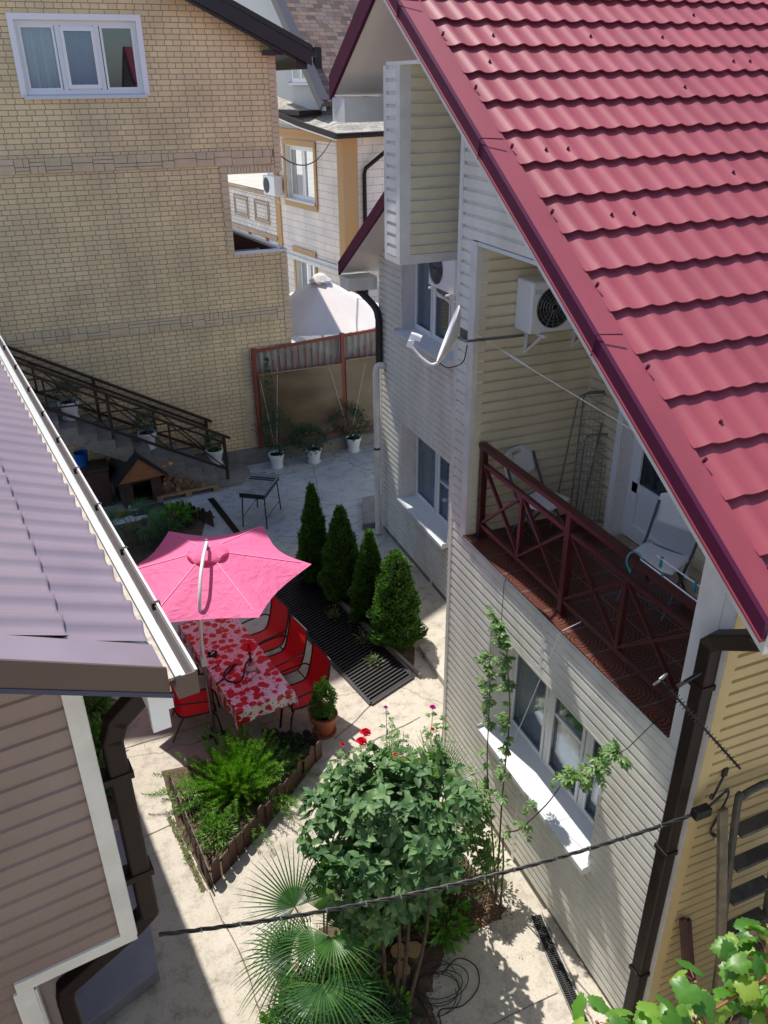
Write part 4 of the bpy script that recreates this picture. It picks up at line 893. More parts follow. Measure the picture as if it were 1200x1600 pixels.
# side faces per step (soffit runs straight)
for sgn,yy in ((0,SY0),(1,SY1)):
    x,z=2.80,0; 
    for i in range(NX):
        sa=max(0,(2.36-x)/(2.36-(2.80-run*NX))*(rise*NX-.20)); sb=max(0,(2.36-(x-run))/(2.36-(2.80-run*NX))*(rise*NX-.20))
        q=[(x,yy,min(sa,z+rise)),(x,yy,z+rise),(x-run,yy,z+rise),(x-run,yy,sb)]
        m.quad(*(q if sgn==0 else q[::-1])); x-=run;z+=rise
m.build('steps',CON3,st)
m=MB(SO); m.box((2.8005,SY0,0),(3.25,SY1,.09)); m.build('bottom_step',CON3,st,bevel=.01)
sl_=rise/run
def stair_rail(y,xe,zb,zt,label):
    """posts, sloping rails and crosses"""
    r=thing('stair_railing',label,'railing',(xe,y,0))
    O=V((xe,y,0)); X=xe; L=2.05; k=0; fz=lambda x:(2.80-x)*sl_+.06
    top=lambda x:fz(x)+zt; low=lambda x:fz(x)+zb
    xs=[xe-L*i for i in range(4)]
    for x in xs:
        m=MB(O); m.box((x-.03,y-.03,max(.0,fz(x)-.28)),(x+.03,y+.03,top(x)-.02)); m.build('post',RAILB,r)
    a,b=xe+.12,xs[-1]-.3
    m=MB(O); m.beam((a,y,top(a)),(b,y,top(b)),.07,.045); m.build('handrail',RAILB,r)
    m=MB(O); m.beam((xe,y,top(xe)-.15),(b,y,top(b)-.15),.04,.04); m.build('rail',RAILB,r)
    m=MB(O); m.beam((xe,y,low(xe)),(b,y,low(b)),.04,.05); m.build('rail',RAILB,r)
    for i in range(3):
        p,q=xs[i],xs[i+1]; md=(p+q)/2
        m=MB(O); m.box((md-.02,y-.02,low(md)),(md+.02,y+.02,top(md)-.15)); m.build('baluster',RAILB,r)
        for (u_,v_) in ((p,md),(md,q)):
            m=MB(O); m.beam((u_,y,low(u_)),(v_,y,top(v_)-.16),.022,.03,(0,1,0)); m.build('cross_bar',RAILB,r)
            m=MB(O); m.beam((u_,y+.004,top(u_)-.16),(v_,y+.004,low(v_)),.022,.03,(0,1,0)); m.build('cross_bar',RAILB,r)
    return r
stair_rail(15.16,2.70,.28,1.0,'dark metal stair railing on the yard side of the concrete steps')
stair_rail(16.18,2.55,.20,.92,'dark metal stair railing close to the brick wall')
# ================= LEFT HOUSE (local frame: x right, y away)
LO=V((.28,2.9,0)); LA=R(7.67)
lh=thing('brown_sided_house','brown sided house with a shiny brown metal roof','house',LO,LA)
LM=Matrix.Translation(LO)@Matrix.Rotation(LA,4,'Z')
Wf=Fr((0,.30,0),(1,0,0),(0,-1,0)); Wr=Fr((-.44,0,0),(0,-1,0),(1,0,0))
m=MB(); siding(m,Wf,3.33,8.2,lambda z:[(-6,min(-.50,(-.02-(z-4.95)/.468) if z>5.2 else -.5))],e=.112,d=.012); m.build('front_wall',W_BRN,lh)
m=MB(); siding(m,Wf,0,3.33,lambda z:[(-6,-1.04)],e=.112,d=.012); m.build('front_wall',W_BRN,lh)
m=MB(); siding(m,Wr,3.3,5.0,lambda z:[(-9,-.31)],e=.112,d=.012); siding(m,Fr((-.97,0,0),(0,-1,0),(1,0,0)),.1,3.2,lambda z:[(-9,-.31)],e=.112,d=.012); m.build('side_wall',W_BRN,lh)
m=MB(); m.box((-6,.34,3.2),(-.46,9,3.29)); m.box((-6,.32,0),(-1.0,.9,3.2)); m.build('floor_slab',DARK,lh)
m=MB(); m.box((-.515,.272,3.26),(-.435,.299,5.1)).box((-.44,.30,3.26),(-.428,.36,5.1)); m.build('corner_trim',TRIM,lh)
m=MB(); m.box((-1.04,.272,3.26),(-.5151,.299,3.335)); m.build('bottom_trim',TRIM,lh)
m=MB(); m.box((-1.06,.272,0),(-.965,.299,3.259)).box((-.97,.30,0),(-.955,.40,3.2)); m.build('corner_trim',TRIM,lh)
sl2=.468; l2=math.hypot(1,sl2); zr=lambda x:5.10-sl2*(x+.10)
# roof plane: from ridge x=-6 down to x=-.10 ; verge at y=0
o=V((-6,0.02,zr(-6))); s2=V((1/l2,0,-sl2/l2)); n2=V((sl2/l2,0,1/l2))
m=tile_roof((0,0,0),o+V((0,.17,0)),(0,1,0),s2,n2,9.0,(5.865)*l2,per=.183,mod=.35,amp=.028,step=.026,phase=.2); 
rl_=m.build('roof',ROOFP,lh,smooth=True)
m=MB(); m.b8([V((-6,0,zr(-6)-.0)),V((-.12,0,zr(-.12)-.0)),V((-.12,.18,zr(-.12))),V((-6,.18,zr(-6))),V((-6,0,zr(-6)+.03)),V((-.12,0,zr(-.12)+.03)),V((-.12,.18,zr(-.12)+.03)),V((-6,.18,zr(-6)+.03))]); m.build('verge_flashing',ROOFP,rl_)
m=MB(); 
def lsl(x0,x1,ya,yb,d0,d1,mm): mm.b8([V((x0,ya,zr(x0)+d0)),V((x1,ya,zr(x1)+d0)),V((x1,yb,zr(x1)+d0)),V((x0,yb,zr(x0)+d0)),V((x0,ya,zr(x0)+d1)),V((x1,ya,zr(x1)+d1)),V((x1,yb,zr(x1)+d1)),V((x0,yb,zr(x0)+d1))])
lsl(-6,-.11,-.012,.0,-.10,.032,m); m.build('fascia',BRNM2,rl_)
m=MB(); lsl(-6,-.10,-.016,-.0,-.125,-.1005,m); m.build('fascia_lip',mat('blue_film',(.035,.04,.09),.4),rl_)
m=MB(); lsl(-6,-.13,.001,9.2,-.09,-.02,m); m.build('deck',SOFF,rl_)
DUST=mat('dusty_flashing',(.50,.46,.40),.6,c2=(.32,.29,.25),sc=25,bump=.3)
m=MB(); m.box((-.20,-.0,5.055),(-.075,9.2,5.07)); m.build('eave_flashing',DUST,rl_)
m=MB()
prof=[(-.072,5.085),(-.072,5.0),(-.02,4.995),(-.008,5.05),(-.008,5.09),(0.006,5.09),(0.008,4.99),(-.02,4.975),(-.085,4.98),(-.085,5.085)]
n=len(prof); m.add([(x,-.03,z) for x,z in prof]+[(x,9.3,z) for x,z in prof],[(i,(i+1)%n,(i+1)%n+n,i+n) for i in range(n)]); m.box((-.085,-.034,4.975),(.008,-.03,5.09))
m.build('gutter',BRNM2,lh)
m=MB(); m.box((-.0715,-.03,5.0),(-.055,9.3,5.082)); m.box((-.0,-.03,5.0905),(.012,9.3,5.098)); m.box((-.0845,-.03,5.0905),(-.06,9.3,5.096)); m.box((-.055,-.03,5.0),(-.01,9.3,5.006)); m.build('gutter_lining',mat('sky_tinted_gutter_lining',(.50,.53,.56),.35),lh)  # grey-blue of the lining holds the sky's reflection in its colour
for y in (.55,1.15,1.75,2.35,2.95,3.55,4.2,4.9,5.6):
    m=MB(); m.box((-.02,y,5.06),(.022,y+.02,5.099)); m.build('gutter_clip',BRNM,lh)
m=MB(); m.box((-.20,.04,4.88),(-.095,.30,5.0)); m.box((-.20,.04,4.78),(-.12,.08,4.88)); m.build('eave_box',WPVC,lh)
sqpipe('downpipe',[(-.06,.40,4.95),(-.08,.40,4.80),(-.30,.40,4.62),(-.34,.40,4.52),(-.34,.40,3.28),(-.42,.44,3.16),(-.84,.60,2.72),(-.86,.62,2.6),(-.86,.62,0)],.10,.085,BRNM,lh,(0,0,0),up=(0,1,0))
for z in (4.3,3.6):
    m=MB(); m.box((-.44,.35,z-.02),(-.275,.455,z+.02)); m.build('pipe_clamp',BRNM,lh)
# entrance slab and steps beside the left house
m=MB(); m.b8([(-1.6,4.55,0),(-.20,5.12,0),(-.22,6.9,0),(-1.6,6.9,0),(-1.6,4.55,.15),(-.20,5.12,.15),(-.22,6.9,.15),(-1.6,6.9,.15)]); 
sp_=tag(m.build('tiled_steps',TILEB,None,bevel=.01),'blue grey tiled entrance slab below the brown sided house','steps')
# ================= own window sill and wall
OA=-YAW
oh=thing('observer_house','plain house wall below the window with a pale metal sill','house',(0,0,0),OA)
m=MB(); m.box((-5,-4,0),(5,.12,6.45)); m.build('wall',W_SID2,oh)
m=MB(); zs=6.80; m.b8([(-1.2,-.1,zs-.02),(1.6,-.1,zs-.02),(1.6,.291,zs-.03),(-1.2,.293,zs-.03),(-1.2,-.1,zs),(1.6,-.1,zs),(1.6,.291,zs-.008),(-1.2,.293,zs-.008)]); m.box((-1.2,.10,6.45),(1.6,.14,6.765)); m.build('window_sill',mat('blue_grey_sill',(.20,.24,.30),.35),oh)
# ================= FLOOR GRATE
gr=thing('floor_grate','long black barred floor grate over the pit beside the evergreens','grate',GA)
m=MB(GA)
def gbeam(m,a,b,w,h,z): m.beam(a+V((0,0,z)),b+V((0,0,z)),w,h)
for (a,b) in ((gp(0,0),gp(0,1)),(gp(1,0),gp(1,1)),(gp(0,0),gp(1,0)),(gp(0,1),gp(1,1))):
    mm=MB(GA); gbeam(mm,a,b,.05,.03,.012); mm.build('frame',BLKM,gr)
NB=58
for i in range(NB):
    t=(i+.7)/NB; a,b=gp(.03,t,.012),gp(.97,t,.012); 
    mm=MB(GA); mm.beam(a,b,.026,.03); mm.build('bar',BLKM,gr)
mm=MB(GA); mm.beam(gp(.5,.0,-.03),gp(.5,1,-.03),.04,.04); mm.build('cross_member',BLKM,gr)
# kerb between grate and tree bed
K=[gp(1.07,-.02),gp(1.13,-.02),gp(1.12,1.0),gp(1.06,1.0)]
m=MB(); m.b8([p+V((0,0,-.01)) for p in K]+[p+V((0,0,.07)) for p in K]); tag(m.build('bed_kerb',CON3,None,bevel=.01),'narrow concrete kerb between the floor grate and the evergreen bed','kerb')
# soil beds
def soil(name,P,z,amp=.02,jit=.0):
    c=sum((V((*p,0)) for p in P),V((0,0,0)))/len(P); n=len(P); m=MB(); K=7; vs=[];fs=[]
    # subdivided fan
    R_=[]
    per=[]
    for i in range(n):
        a,b=V((*P[i],0)),V((*P[(i+1)%n],0))
        for k in range(8): per.append(a.lerp(b,k/8)+V((random.uniform(-jit,jit),random.uniform(-jit,jit),0)))
    N=len(per)
    for j in range(K+1):
        for p in per:
            q=c.lerp(p,j/K); vs.append((q.x,q.y,z+(random.uniform(0,amp)+.012 if j<K else -.01)))
    for j in range(K):
        for k in range(N): fs.append((j*N+k,(j+1)*N+k,(j+1)*N+(k+1)%N,j*N+(k+1)%N))
    m.add(vs,fs); return struct(m.build(name,SOIL,None,smooth=True))
soil('soil_bed',[tuple(gp(1.14,.03))[:2],(4.0,8.75),(3.98,9.6),tuple(gp(1.55,.98))[:2],tuple(gp(1.12,.98))[:2]],.008,.03)
# ================= THUJAS
G_TH=leafmat('thuja_foliage',[(.035,.09,.016),(.065,.16,.026),(.12,.25,.04)],rough=.6,trans=.2)
def thuja(name,label,x,y,h,r,pw=.7,n=9000,group='evergreens in a row beside the grate'):
    t=thing(name,label,'conifer',(x,y,0),0,group)
    k=n; u=rng.random(k); z=.06+(h-.06)*(1-np.sqrt(rng.random(k)))  # more low
    z=np.where(rng.random(k)<.25,rng.random(k)*h,z)
    q=z/h; prof=r*np.clip(np.minimum(1,(q+.12)/.22),0,1)*np.clip((1-q)**pw*1.08,0.02,1)
    ang=rng.random(k)*2*np.pi
    lump=1+.13*np.sin(ang*5+z*9+x*9)+.11*np.sin(ang*3-z*14+x*5)+.07*np.sin(z*31)
    rad=prof*lump*(1-.35*rng.random(k)**2.2)
    P=np.stack([x+rad*np.cos(ang),y+rad*np.sin(ang),z],1)
    out=np.stack([np.cos(ang),np.sin(ang),np.zeros(k)],1)
    D=out*.75+np.array([0,0,.9])+rdir(k)*.45; N=out+rdir(k)*.6
    leaves('crown',P,D,N,.05+.035*rng.random(k),.034,'spray',G_TH,t,org=(x,y,0))
    m=MB((x,y,0)); m.tube([(x,y,0),(x,y,h*.8)],[.03,.006],7); m.build('trunk',BARK,t)
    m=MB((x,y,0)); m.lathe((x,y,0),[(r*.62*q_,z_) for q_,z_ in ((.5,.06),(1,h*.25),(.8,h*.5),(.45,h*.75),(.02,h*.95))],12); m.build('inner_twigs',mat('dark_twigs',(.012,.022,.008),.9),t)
    return t
thuja('conifer','tall slim evergreen at the far end of the row, in shade',3.25,11.10,1.72,.29,.85)
thuja('conifer','second dark evergreen from the far end of the row',3.48,10.42,1.60,.32,.66)
thuja('conifer','evergreen with a sunlit tip standing second nearest in the row',3.68,9.72,1.50,.29,.8)
thuja('conifer','bright sunlit evergreen nearest the camera in the row',3.80,9.0,1.50,.345,.50)
# ================= POTS
def pot(label,x,y,z,s=1,group=None,m_=None,name='planter'):
    p=thing(name,label,'planter',(x,y,z),0,group)
    m=MB(); m.lathe((0,0,0),[(.001,0),(.105*s,0),(.15*s,.25*s),(.155*s,.26*s),(.170*s,.265*s),(.175*s,.32*s),(.165*s,.33*s),(.15*s,.32*s),(.145*s,.285*s),(.001,.285*s)],28); m.build('bowl',m_ or WPLA,p,smooth=True)
    m=MB(); m.lathe((0,0,0),[(.001,.288*s),(.143*s,.288*s)],20); m.build('soil',SOIL,p)
    m=MB(); m.lathe((0,0,0),[(.107*s,.0),(.135*s,.005),(.145*s,.035),(.138*s,.035),(.115*s,.015)],24); m.build('saucer',m_ or WPLA,p,smooth=True)
    return p
G_DK=leafmat('dark_bush_leaves',[(.012,.040,.018),(.025,.075,.030),(.04,.10,.04)],rough=.5)
G_MD=leafmat('box_leaves',[(.035,.085,.015),(.07,.15,.028),(.11,.22,.04)],rough=.4)
def bush(name,label,x,y,z,r,h,n,m_,cat='bush',L=.04,W=.022,group=None,squash=1,stems=True,kind='ovate',cone=0,jit=.5,hollow=.4):
    t=thing(name,label,cat,(x,y,z),0,group)
    d=rdir(n); rr=(hollow+(1-hollow)*rng.random(n)**.5)
    lump=1+.16*np.sin(d[:,0]*5+d[:,2]*4+x)+.12*np.sin(d[:,1]*7-d[:,2]*5+y*3)
    P=d*(rr*lump)[:,None]; P[:,2]=(P[:,2]+1)/2
    w_=1-cone*P[:,2:3]
    P=np.stack([x+P[:,0]*r*w_[:,0],y+P[:,1]*r*w_[:,0],z+P[:,2]*h],1)
    D=d*.9+np.array([0,0,.35])+rdir(n)*jit; N=np.array([0,0,1])+rdir(n)*.7
    leaves('foliage',P,D,N,L*(.7+.6*rng.random(n)),W*(.8+.4*rng.random(n)),kind,m_,t,org=(x,y,z))
    if stems:
        m=MB((x,y,z))
        for i in range(9):
            a=2*math.pi*i/9+.3; m.tube(catmull([(x,y,z),(x+.25*r*math.cos(a),y+.25*r*math.sin(a),z+h*.35),(x+.65*r*math.cos(a),y+.65*r*math.sin(a),z+h*.72)],4),.006,5)
        m.build('stems',STEMB,t)
    return t
gp_='white pots of shrubs along the metal fence'
pot('white pot holding a tall thin climber, leftmost along the metal fence',3.87,15.68,0,group=gp_)
pot('white pot holding a low bush, middle one along the metal fence',4.68,15.62,0,group=gp_)
pot('white pot holding an airy bush, rightmost along the metal fence',5.68,15.85,0,group=gp_)
bush('bush','low dark green bush in the middle pot along the metal fence',4.62,15.66,.30,.40,.50,900,G_DK,L=.06,W=.035)
bush('bush','airy dark green bush in the rightmost pot along the metal fence',5.64,15.9,.30,.42,.75,800,G_DK,L=.06,W=.034)
t=bush('climber','thin dark climber growing from the leftmost pot up a string to the fence top',3.95,15.7,.30,.48,.85,700,G_DK,L=.06,W=.034,cat='climber')
n=260; zz=.9+rng.random(n)*1.45; rr=.16*(1-(zz-.9)/1.6); a=rng.random(n)*6.28
P=np.stack([3.87+rr*np.cos(a),15.86+rr*np.sin(a)*.5,zz],1); leaves('foliage',P,rdir(n)+np.array([0,0,.2]),rdir(n),.06,.034,'ovate',G_DK,t,org=(3.95,15.7,.3))
for (i,(a,b)) in enumerate((((3.9,15.7,.5),(4.15,16.16,2.02)),((5.55,15.9,.6),(5.25,16.14,2.0)),((5.7,15.9,.6),(6.15,16.15,2.05)),((3.85,15.7,.5),(3.75,16.15,1.9)))):
    m=MB(a); m.tube([a,b],.0032,4); o=m.build('support_string',WPLA,None); tag(o,['pale string rising from the climber pot to the panel edge','pale string slanting left from the rightmost fence pot','pale string slanting right from the rightmost fence pot','pale string beside the left red fence post'][i],'string'); o.location=a
gs='white pots of round box on the stairs'
for i,(x,y,z,lb) in enumerate(((2.62,15.95,.09+rise*1-.08,'bottom step'),(1.30,15.72,rise*5,'middle steps'),(-.02,15.62,rise*9+.03,'upper steps'))):
    z=max(0,math.floor((2.80-x)/run+1))*rise if i else rise+.0
    pot('white pot with a round box bush on the %s of the staircase'%lb,x,y,z+.002,1.08,gs)
    bush('box_bush','round green box bush in the pot on the %s of the staircase'%lb,x,y,z+.30,.20+.04*(i>0),.40+.06*(i>0),1300,G_DK if i else G_MD,L=.035,W=.02,stems=False)
# terracotta pot
tp=thing('planter','terracotta pot with a cone shaped box beside the table','planter',(2.23,7.62,0))
m=MB(); m.lathe((0,0,0),[(.001,0),(.10,0),(.155,.24),(.175,.245),(.18,.30),(.165,.305),(.155,.27),(.001,.265)],32); m.build('bowl',TERR,tp,smooth=True)
m=MB(); m.lathe((0,0,0),[(.001,.268),(.153,.268)],20); m.build('soil',SOIL,tp)
m=MB(); m.lathe((0,0,0),[(.105,.0),(.14,.005),(.155,.035),(.148,.035),(.12,.015)],24); m.build('saucer',TERR,tp,smooth=True)
bush('box_bush','cone shaped box bush in the terracotta pot beside the table',2.23,7.62,.26,.20,.55,4200,G_MD,L=.028,W=.017,stems=False,cone=.55,hollow=.55)
# ================= PINK PARASOL
T=NT('pink_canvas'); T.b.inputs['Base Color'].default_value=(.90,.19,.40,1); T.b.inputs['Roughness'].default_value=.75
tr=T.n('BsdfTranslucent'); tr.inputs[0].default_value=(.95,.12,.36,1); ms=T.n('MixShader'); ms.inputs[0].default_value=.3; T.l(T.b.outputs[0],ms.inputs[1]);T.l(tr.outputs[0],ms.inputs[2]);T.l(ms.outputs[0],T.o.inputs[0]); tcp=T.n('TexCoord'); mpp=T.n('Mapping'); mpp.inputs['Scale'].default_value=(2.2,2.2,6); T.l(tcp.outputs['Object'],mpp.inputs[0]); nzp=T.n('TexNoise',Scale=2.2,Detail=3.0,Distortion=1.2); T.l(mpp.outputs[0],nzp.inputs['Vector']); bpp=T.n('Bump',Strength=.55,Distance=.05); T.l(nzp.outputs[0],bpp.inputs['Height']); T.l(bpp.outputs[0],T.b.inputs['Normal']); PINK=T.m
CX,CY=1.24,8.92; UO=V((.93,8.08,0)); pp=thing('pink_parasol','bright pink hexagonal parasol hung from a curved white pole over the table','parasol',UO)
ROT=R(-16); RU=1.27
canopy(UO,(CX,CY),RU,2.20,1.90,6,ROT,PINK,pp,sag=.075,scal=.11,seg=12)
m=MB(UO)
for k in range(6):
    t=ROT+k*math.pi/3; pts=[(CX+RU*q*math.cos(t),CY+RU*q*math.sin(t),2.20-.30*q+.004) for q in (.06,.3,.6,.9)]
    mm=MB(UO); mm.tube([(p[0],p[1],p[2]-.02) for p in pts],.008,6); mm.build('rib',WPLA,pp)
    mm=MB(UO); mm.beam(pts[0],pts[-1],.012,.004); mm.build('seam',mat('pink_seam',(.9,.25,.42),.7) if k==0 else bpy.data.materials['pink_seam'],pp)
def ringcap():
    m=MB(UO);vs=[];fs=[];N=48
    for j,(r,z) in enumerate(((.02,2.235),(.14,2.205),(.25,2.172),(.262,2.15))):
        for k in range(N):
            t=2*math.pi*k/N; sc=.03*abs(math.sin(3*(t-ROT))) ; vs.append((CX+(r*(1-sc*(j>1)*2))*math.cos(t),CY+r*(1-sc*(j>1)*2)*math.sin(t),z-(.012*math.cos(6*(t-ROT)) if j>1 else 0)+.006))
    for j in range(3):
        for k in range(N): fs.append((j*N+k,(j+1)*N+k,(j+1)*N+(k+1)%N,j*N+(k+1)%N))
    fs.append(tuple(range(N)));m.add(vs,fs);m.build('vent_cap',PINK,pp,smooth=True)
ringcap()
m=MB(UO); m.tube(catmull([(.93,8.08,.02),(.925,8.09,.7),(.92,8.10,1.32)],4),.022,10); m.build('pole',GRYM,pp,smooth=True)
m=MB(UO); m.tube(catmull([(.92,8.10,1.15),(.93,8.08,1.6),(.965,8.12,1.98),(1.05,8.34,2.22),(1.15,8.62,2.31),(1.24,8.88,2.33)],8),.021,10); m.build('arm',WPLA,pp,smooth=True)
m=MB(UO); m.box((.885,8.06,1.12),(.955,8.14,1.24)); m.cyl((.955,8.10,1.19),(1.03,8.10,1.19),.008,8); m.build('clamp',WPLA,pp,bevel=.008)
m=MB(UO); m.cyl((1.24,8.90,2.2),(1.24,8.90,2.36),.018,8).cyl((1.24,8.90,2.225),(1.24,8.90,2.25),.035,10); m.build('hub',GRYM,pp)
m=MB(UO); m.beam((.93,8.08-.16,.015),(.93,8.08+.16,.015),.05,.03).beam((.93-.16,8.08,.02),(.93+.16,8.08,.02),.05,.03); m.build('base',BLKM,pp)
# ================= TABLE + CLOTH
TC=V((1.36,8.67,0)); TA=R(9.2); tb=thing('dining_table','long outdoor table hidden under a patterned cloth','table',TC,TA)
TW,TL,TH=.72,2.05,.715
m=MB(); m.box((-TW/2+.02,-TL/2+.02,TH-.03),(TW/2-.02,TL/2-.02,TH-.004)); m.build('tabletop',WPLA,tb)
for sx in (-1,1):
    for sy_ in (-1,1):
        m=MB(); m.tube([(sx*.25,sy_*.80,0),(sx*.30,sy_*.90,TH-.03)],.016,8); m.build('leg',BLKM,tb)
T=NT('poppy_tablecloth'); tc=T.n('TexCoord'); B=T.b
def vor(scale,rnd,feature='F1',dist=0):
    v=T.n('TexVoronoi',Scale=scale,Randomness=rnd,feature=feature); 
    nz=T.n('TexNoise',Scale=scale*1.2,Detail=2.0); T.l(tc.outputs['UV'],nz.inputs['Vector']); sc=T.n('VectorMath',operation='SCALE'); sc.inputs['Scale'].default_value=dist; T.l(nz.outputs['Color'],sc.inputs[0]); ad=T.n('VectorMath',operation='ADD'); T.l(tc.outputs['UV'],ad.inputs[0]); T.l(sc.outputs[0],ad.inputs[1]); T.l(ad.outputs[0],v.inputs['Vector']); return v
v1=vor(9.5,.85,dist=.05); v2=vor(24,1,dist=.03); v3=vor(70,1,dist=.02)
def mask(v,a,b): return ramp(T,v.outputs['Distance'],[(a,(1,1,1)),(b,(0,0,0))])
def mixc(f,a,b):
    m_=T.n('Mix',data_type='RGBA',blend_type='MIX'); T.l(f,m_.inputs[0]); 
    (T.l(a,m_.inputs[6]) if not isinstance(a,tuple) else setattr(m_.inputs[6],'default_value',(*a,1))); (T.l(b,m_.inputs[7]) if not isinstance(b,tuple) else setattr(m_.inputs[7],'default_value',(*b,1))); return m_.outputs[2]
c=mixc(mask(v3,.16,.2),(.78,.70,.76),(.10,.25,.12)); c=mixc(mask(v2,.26,.30),c,(.55,.05,.12))
pet=ramp(T,v1.outputs['Distance'],[(.0,(.9,.25,.25)),(.06,(.20,.0,.02)),(.12,(.62,.012,.03)),(.35,(.50,.006,.02)),(.5,(.75,.05,.07))])
c=mixc(mask(v1,.47,.50),c,pet); T.l(c,B.inputs['Base Color']); B.inputs['Roughness'].default_value=.38
CLOTH=T.m
NU,NV_=40,96; ov=.20; m=MB(); vs=[];uv=[];fs=[]
hw,hl=TW/2,TL/2
for j in range(NV_+1):
    for i in range(NU+1):
        u_=-(hw+ov)+2*(hw+ov)*i/NU; v_=-(hl+ov)+2*(hl+ov)*j/NV_
        ex=max(0,abs(u_)-hw); ey=max(0,abs(v_)-hl); drop=max(ex,ey) if not(ex and ey) else math.hypot(ex,ey)
        x=max(-hw,min(hw,u_));y=max(-hl,min(hl,v_)); fold=.016*math.sin(v_*17+math.sin(v_*5))*min(1,ex/.1)
        fy=.014*math.sin(u_*19)*min(1,ey/.1)
        x+=(1 if u_>0 else -1)*((.012 if ex else 0)+ex*.10+fold*(1 if ex else 0)+(ey*.12 if ex else 0)); y+=(1 if v_>0 else -1)*((.012 if ey else 0)+ey*.10+fy*(1 if ey else 0)+(ex*.12 if ey else 0))
        z=TH+.004-max(0,drop-.012)*.98+.0015*math.sin(u_*23+v_*31)
        vs.append((x,y,z)); uv.append((u_,v_))
for j in range(NV_):
    for i in range(NU): fs.append((j*(NU+1)+i,j*(NU+1)+i+1,(j+1)*(NU+1)+i+1,(j+1)*(NU+1)+i))
m.add(vs,fs); cl=m.build('tablecloth',CLOTH,None,smooth=True); cl.location=TC; cl.rotation_euler=(0,0,TA); tag(cl,'pink tablecloth covered in red poppies hanging over the long table','tablecloth')
l=cl.data.uv_layers.new(name='UVMap')
for p in cl.data.polygons:
    for li in p.loop_indices: l.data[li].uv=uv[cl.data.loops[li].vertex_index]
# ================= SLING CHAIRS
def sling_chair():
    c=thing('sling_chair','','chair')
    W=.50
    # profile y (depth; front=-y), z
    pr=catmull([(0,-.26,.405),(0,-.10,.385),(0,.10,.375),(0,.19,.40),(0,.25,.52),(0,.31,.75),(0,.345,.98)],5)
    m=MB();vs=[];fs=[];n=8
    for p in pr:
        for i in range(n+1):
            x=-W/2+.012+(W-.024)*i/n; s=(1-(2*i/n-1)**2)*.012; vs.append((x,p.y+s*.6,p.z-s))
    for j in range(len(pr)-1):
        for i in range(n): fs.append((j*(n+1)+i,j*(n+1)+i+1,(j+1)*(n+1)+i+1,(j+1)*(n+1)+i))
    m.add(vs,fs); o=m.build('sling',REDC,c,smooth=True)
    for s in (-1,1):
        m=MB(); m.tube([(s*W/2,p.y,p.z) for p in pr],.013,8); m.build('side_rail',BLKM,c,smooth=True)
        m=MB(); m.tube(catmull([(s*W/2,-.24,.39),(s*(W/2+.02),-.29,.30),(s*(W/2+.02),-.33,.01)],5),.012,8); m.build('leg',BLKM,c,smooth=True)
        m=MB(); m.tube(catmull([(s*W/2,.14,.385),(s*(W/2+.02),.22,.25),(s*(W/2+.02),.33,.01)],5),.012,8); m.build('leg',BLKM,c,smooth=True)
        m=MB(); m.tube(catmull([(s*W/2,.27,.60),(s*(W/2+.035),.20,.635),(s*(W/2+.045),.0,.63),(s*(W/2+.045),-.18,.615),(s*(W/2+.04),-.27,.56),(s*(W/2+.02),-.28,.40)],6),.012,8); m.build('armrest',BLKM,c,smooth=True)
    m=MB(); m.tube([(-W/2,-.26,.405),(W/2,-.26,.405)],.012,8); m.build('front_bar',BLKM,c)
    m=MB(); m.tube([(-W/2,.345,.98),(W/2,.345,.98)],.012,8); m.build('top_bar',BLKM,c)
    return c
sc0=sling_chair(); sc0.scale=(.93,.93,.93); sc0['group']='red sling chairs round the table'
sc0['label']='red sling chair on the right side of the table, nearest the terracotta pot'; sc0.location=(2.07,8.02,0); sc0.rotation_euler=(0,0,R(-80))
def dchair(x,y,rz,lb): dup(sc0,(x,y,0),R(rz),lb)
dchair(1.98,8.72,-78,'red sling chair in the middle of the right side of the table')
dchair(1.90,9.30,-76,'red sling chair on the right side of the table, partly under the parasol edge')
dchair(.76,8.38,82,'red sling chair alone on the left side of the table')
# ================= HOOKAH etc. on table
hz=TH+.006
HK=V((1.50,8.22,hz)); hk=thing('water_pipe','glass and black water pipe with a red bowl and coiled hose on the tablecloth','water pipe',HK)
T=NT('clear_glass'); T.b.inputs['Transmission Weight'].default_value=.85; T.b.inputs['Roughness'].default_value=.03; T.b.inputs['Base Color'].default_value=(.85,.7,.75,1); CG=T.m
m=MB(); m.lathe((0,0,0),[(.001,0),(.07,0),(.085,.03),(.08,.07),(.05,.12),(.022,.17),(.022,.20)],24); m.build('base',CG,hk,smooth=True)
m=MB(); m.lathe((0,0,.19),[(.025,0),(.03,.03),(.014,.05),(.012,.11),(.022,.13),(.012,.15),(.012,.2),(.03,.21),(.03,.215)],16); m.build('stem',BLKM,hk,smooth=True)
m=MB(); m.lathe((0,0,.40),[(.001,0),(.03,.0),(.10,.008),(.105,.014),(.04,.012),(.018,.02),(.02,.04),(.045,.07),(.045,.09),(.03,.085),(.001,.07)],20); m.build('bowl',mat('red_glass',(.6,.02,.02),.15),hk,smooth=True)
m=MB(); m.tube(catmull([(.02,0,.20),(-.06,-.03,.2),(-.16,-.12,.03),(-.30,-.06,.013),(-.34,.08,.013),(-.26,.20,.013),(-.14,.24,.013),(-.24,.16,.014),(-.36,.02,.014),(-.46,-.06,.014)],8),.011,8); m.build('hose',RUBB,hk,smooth=True)
a=thing('ashtray','round dark ashtray on the tablecloth','ashtray',(1.12,8.78,hz))
m=MB(); m.lathe((0,0,0),[(.001,0),(.06,0),(.068,.03),(.06,.032),(.052,.012),(.001,.01)],24); m.build('dish',BLKM,a,smooth=True)
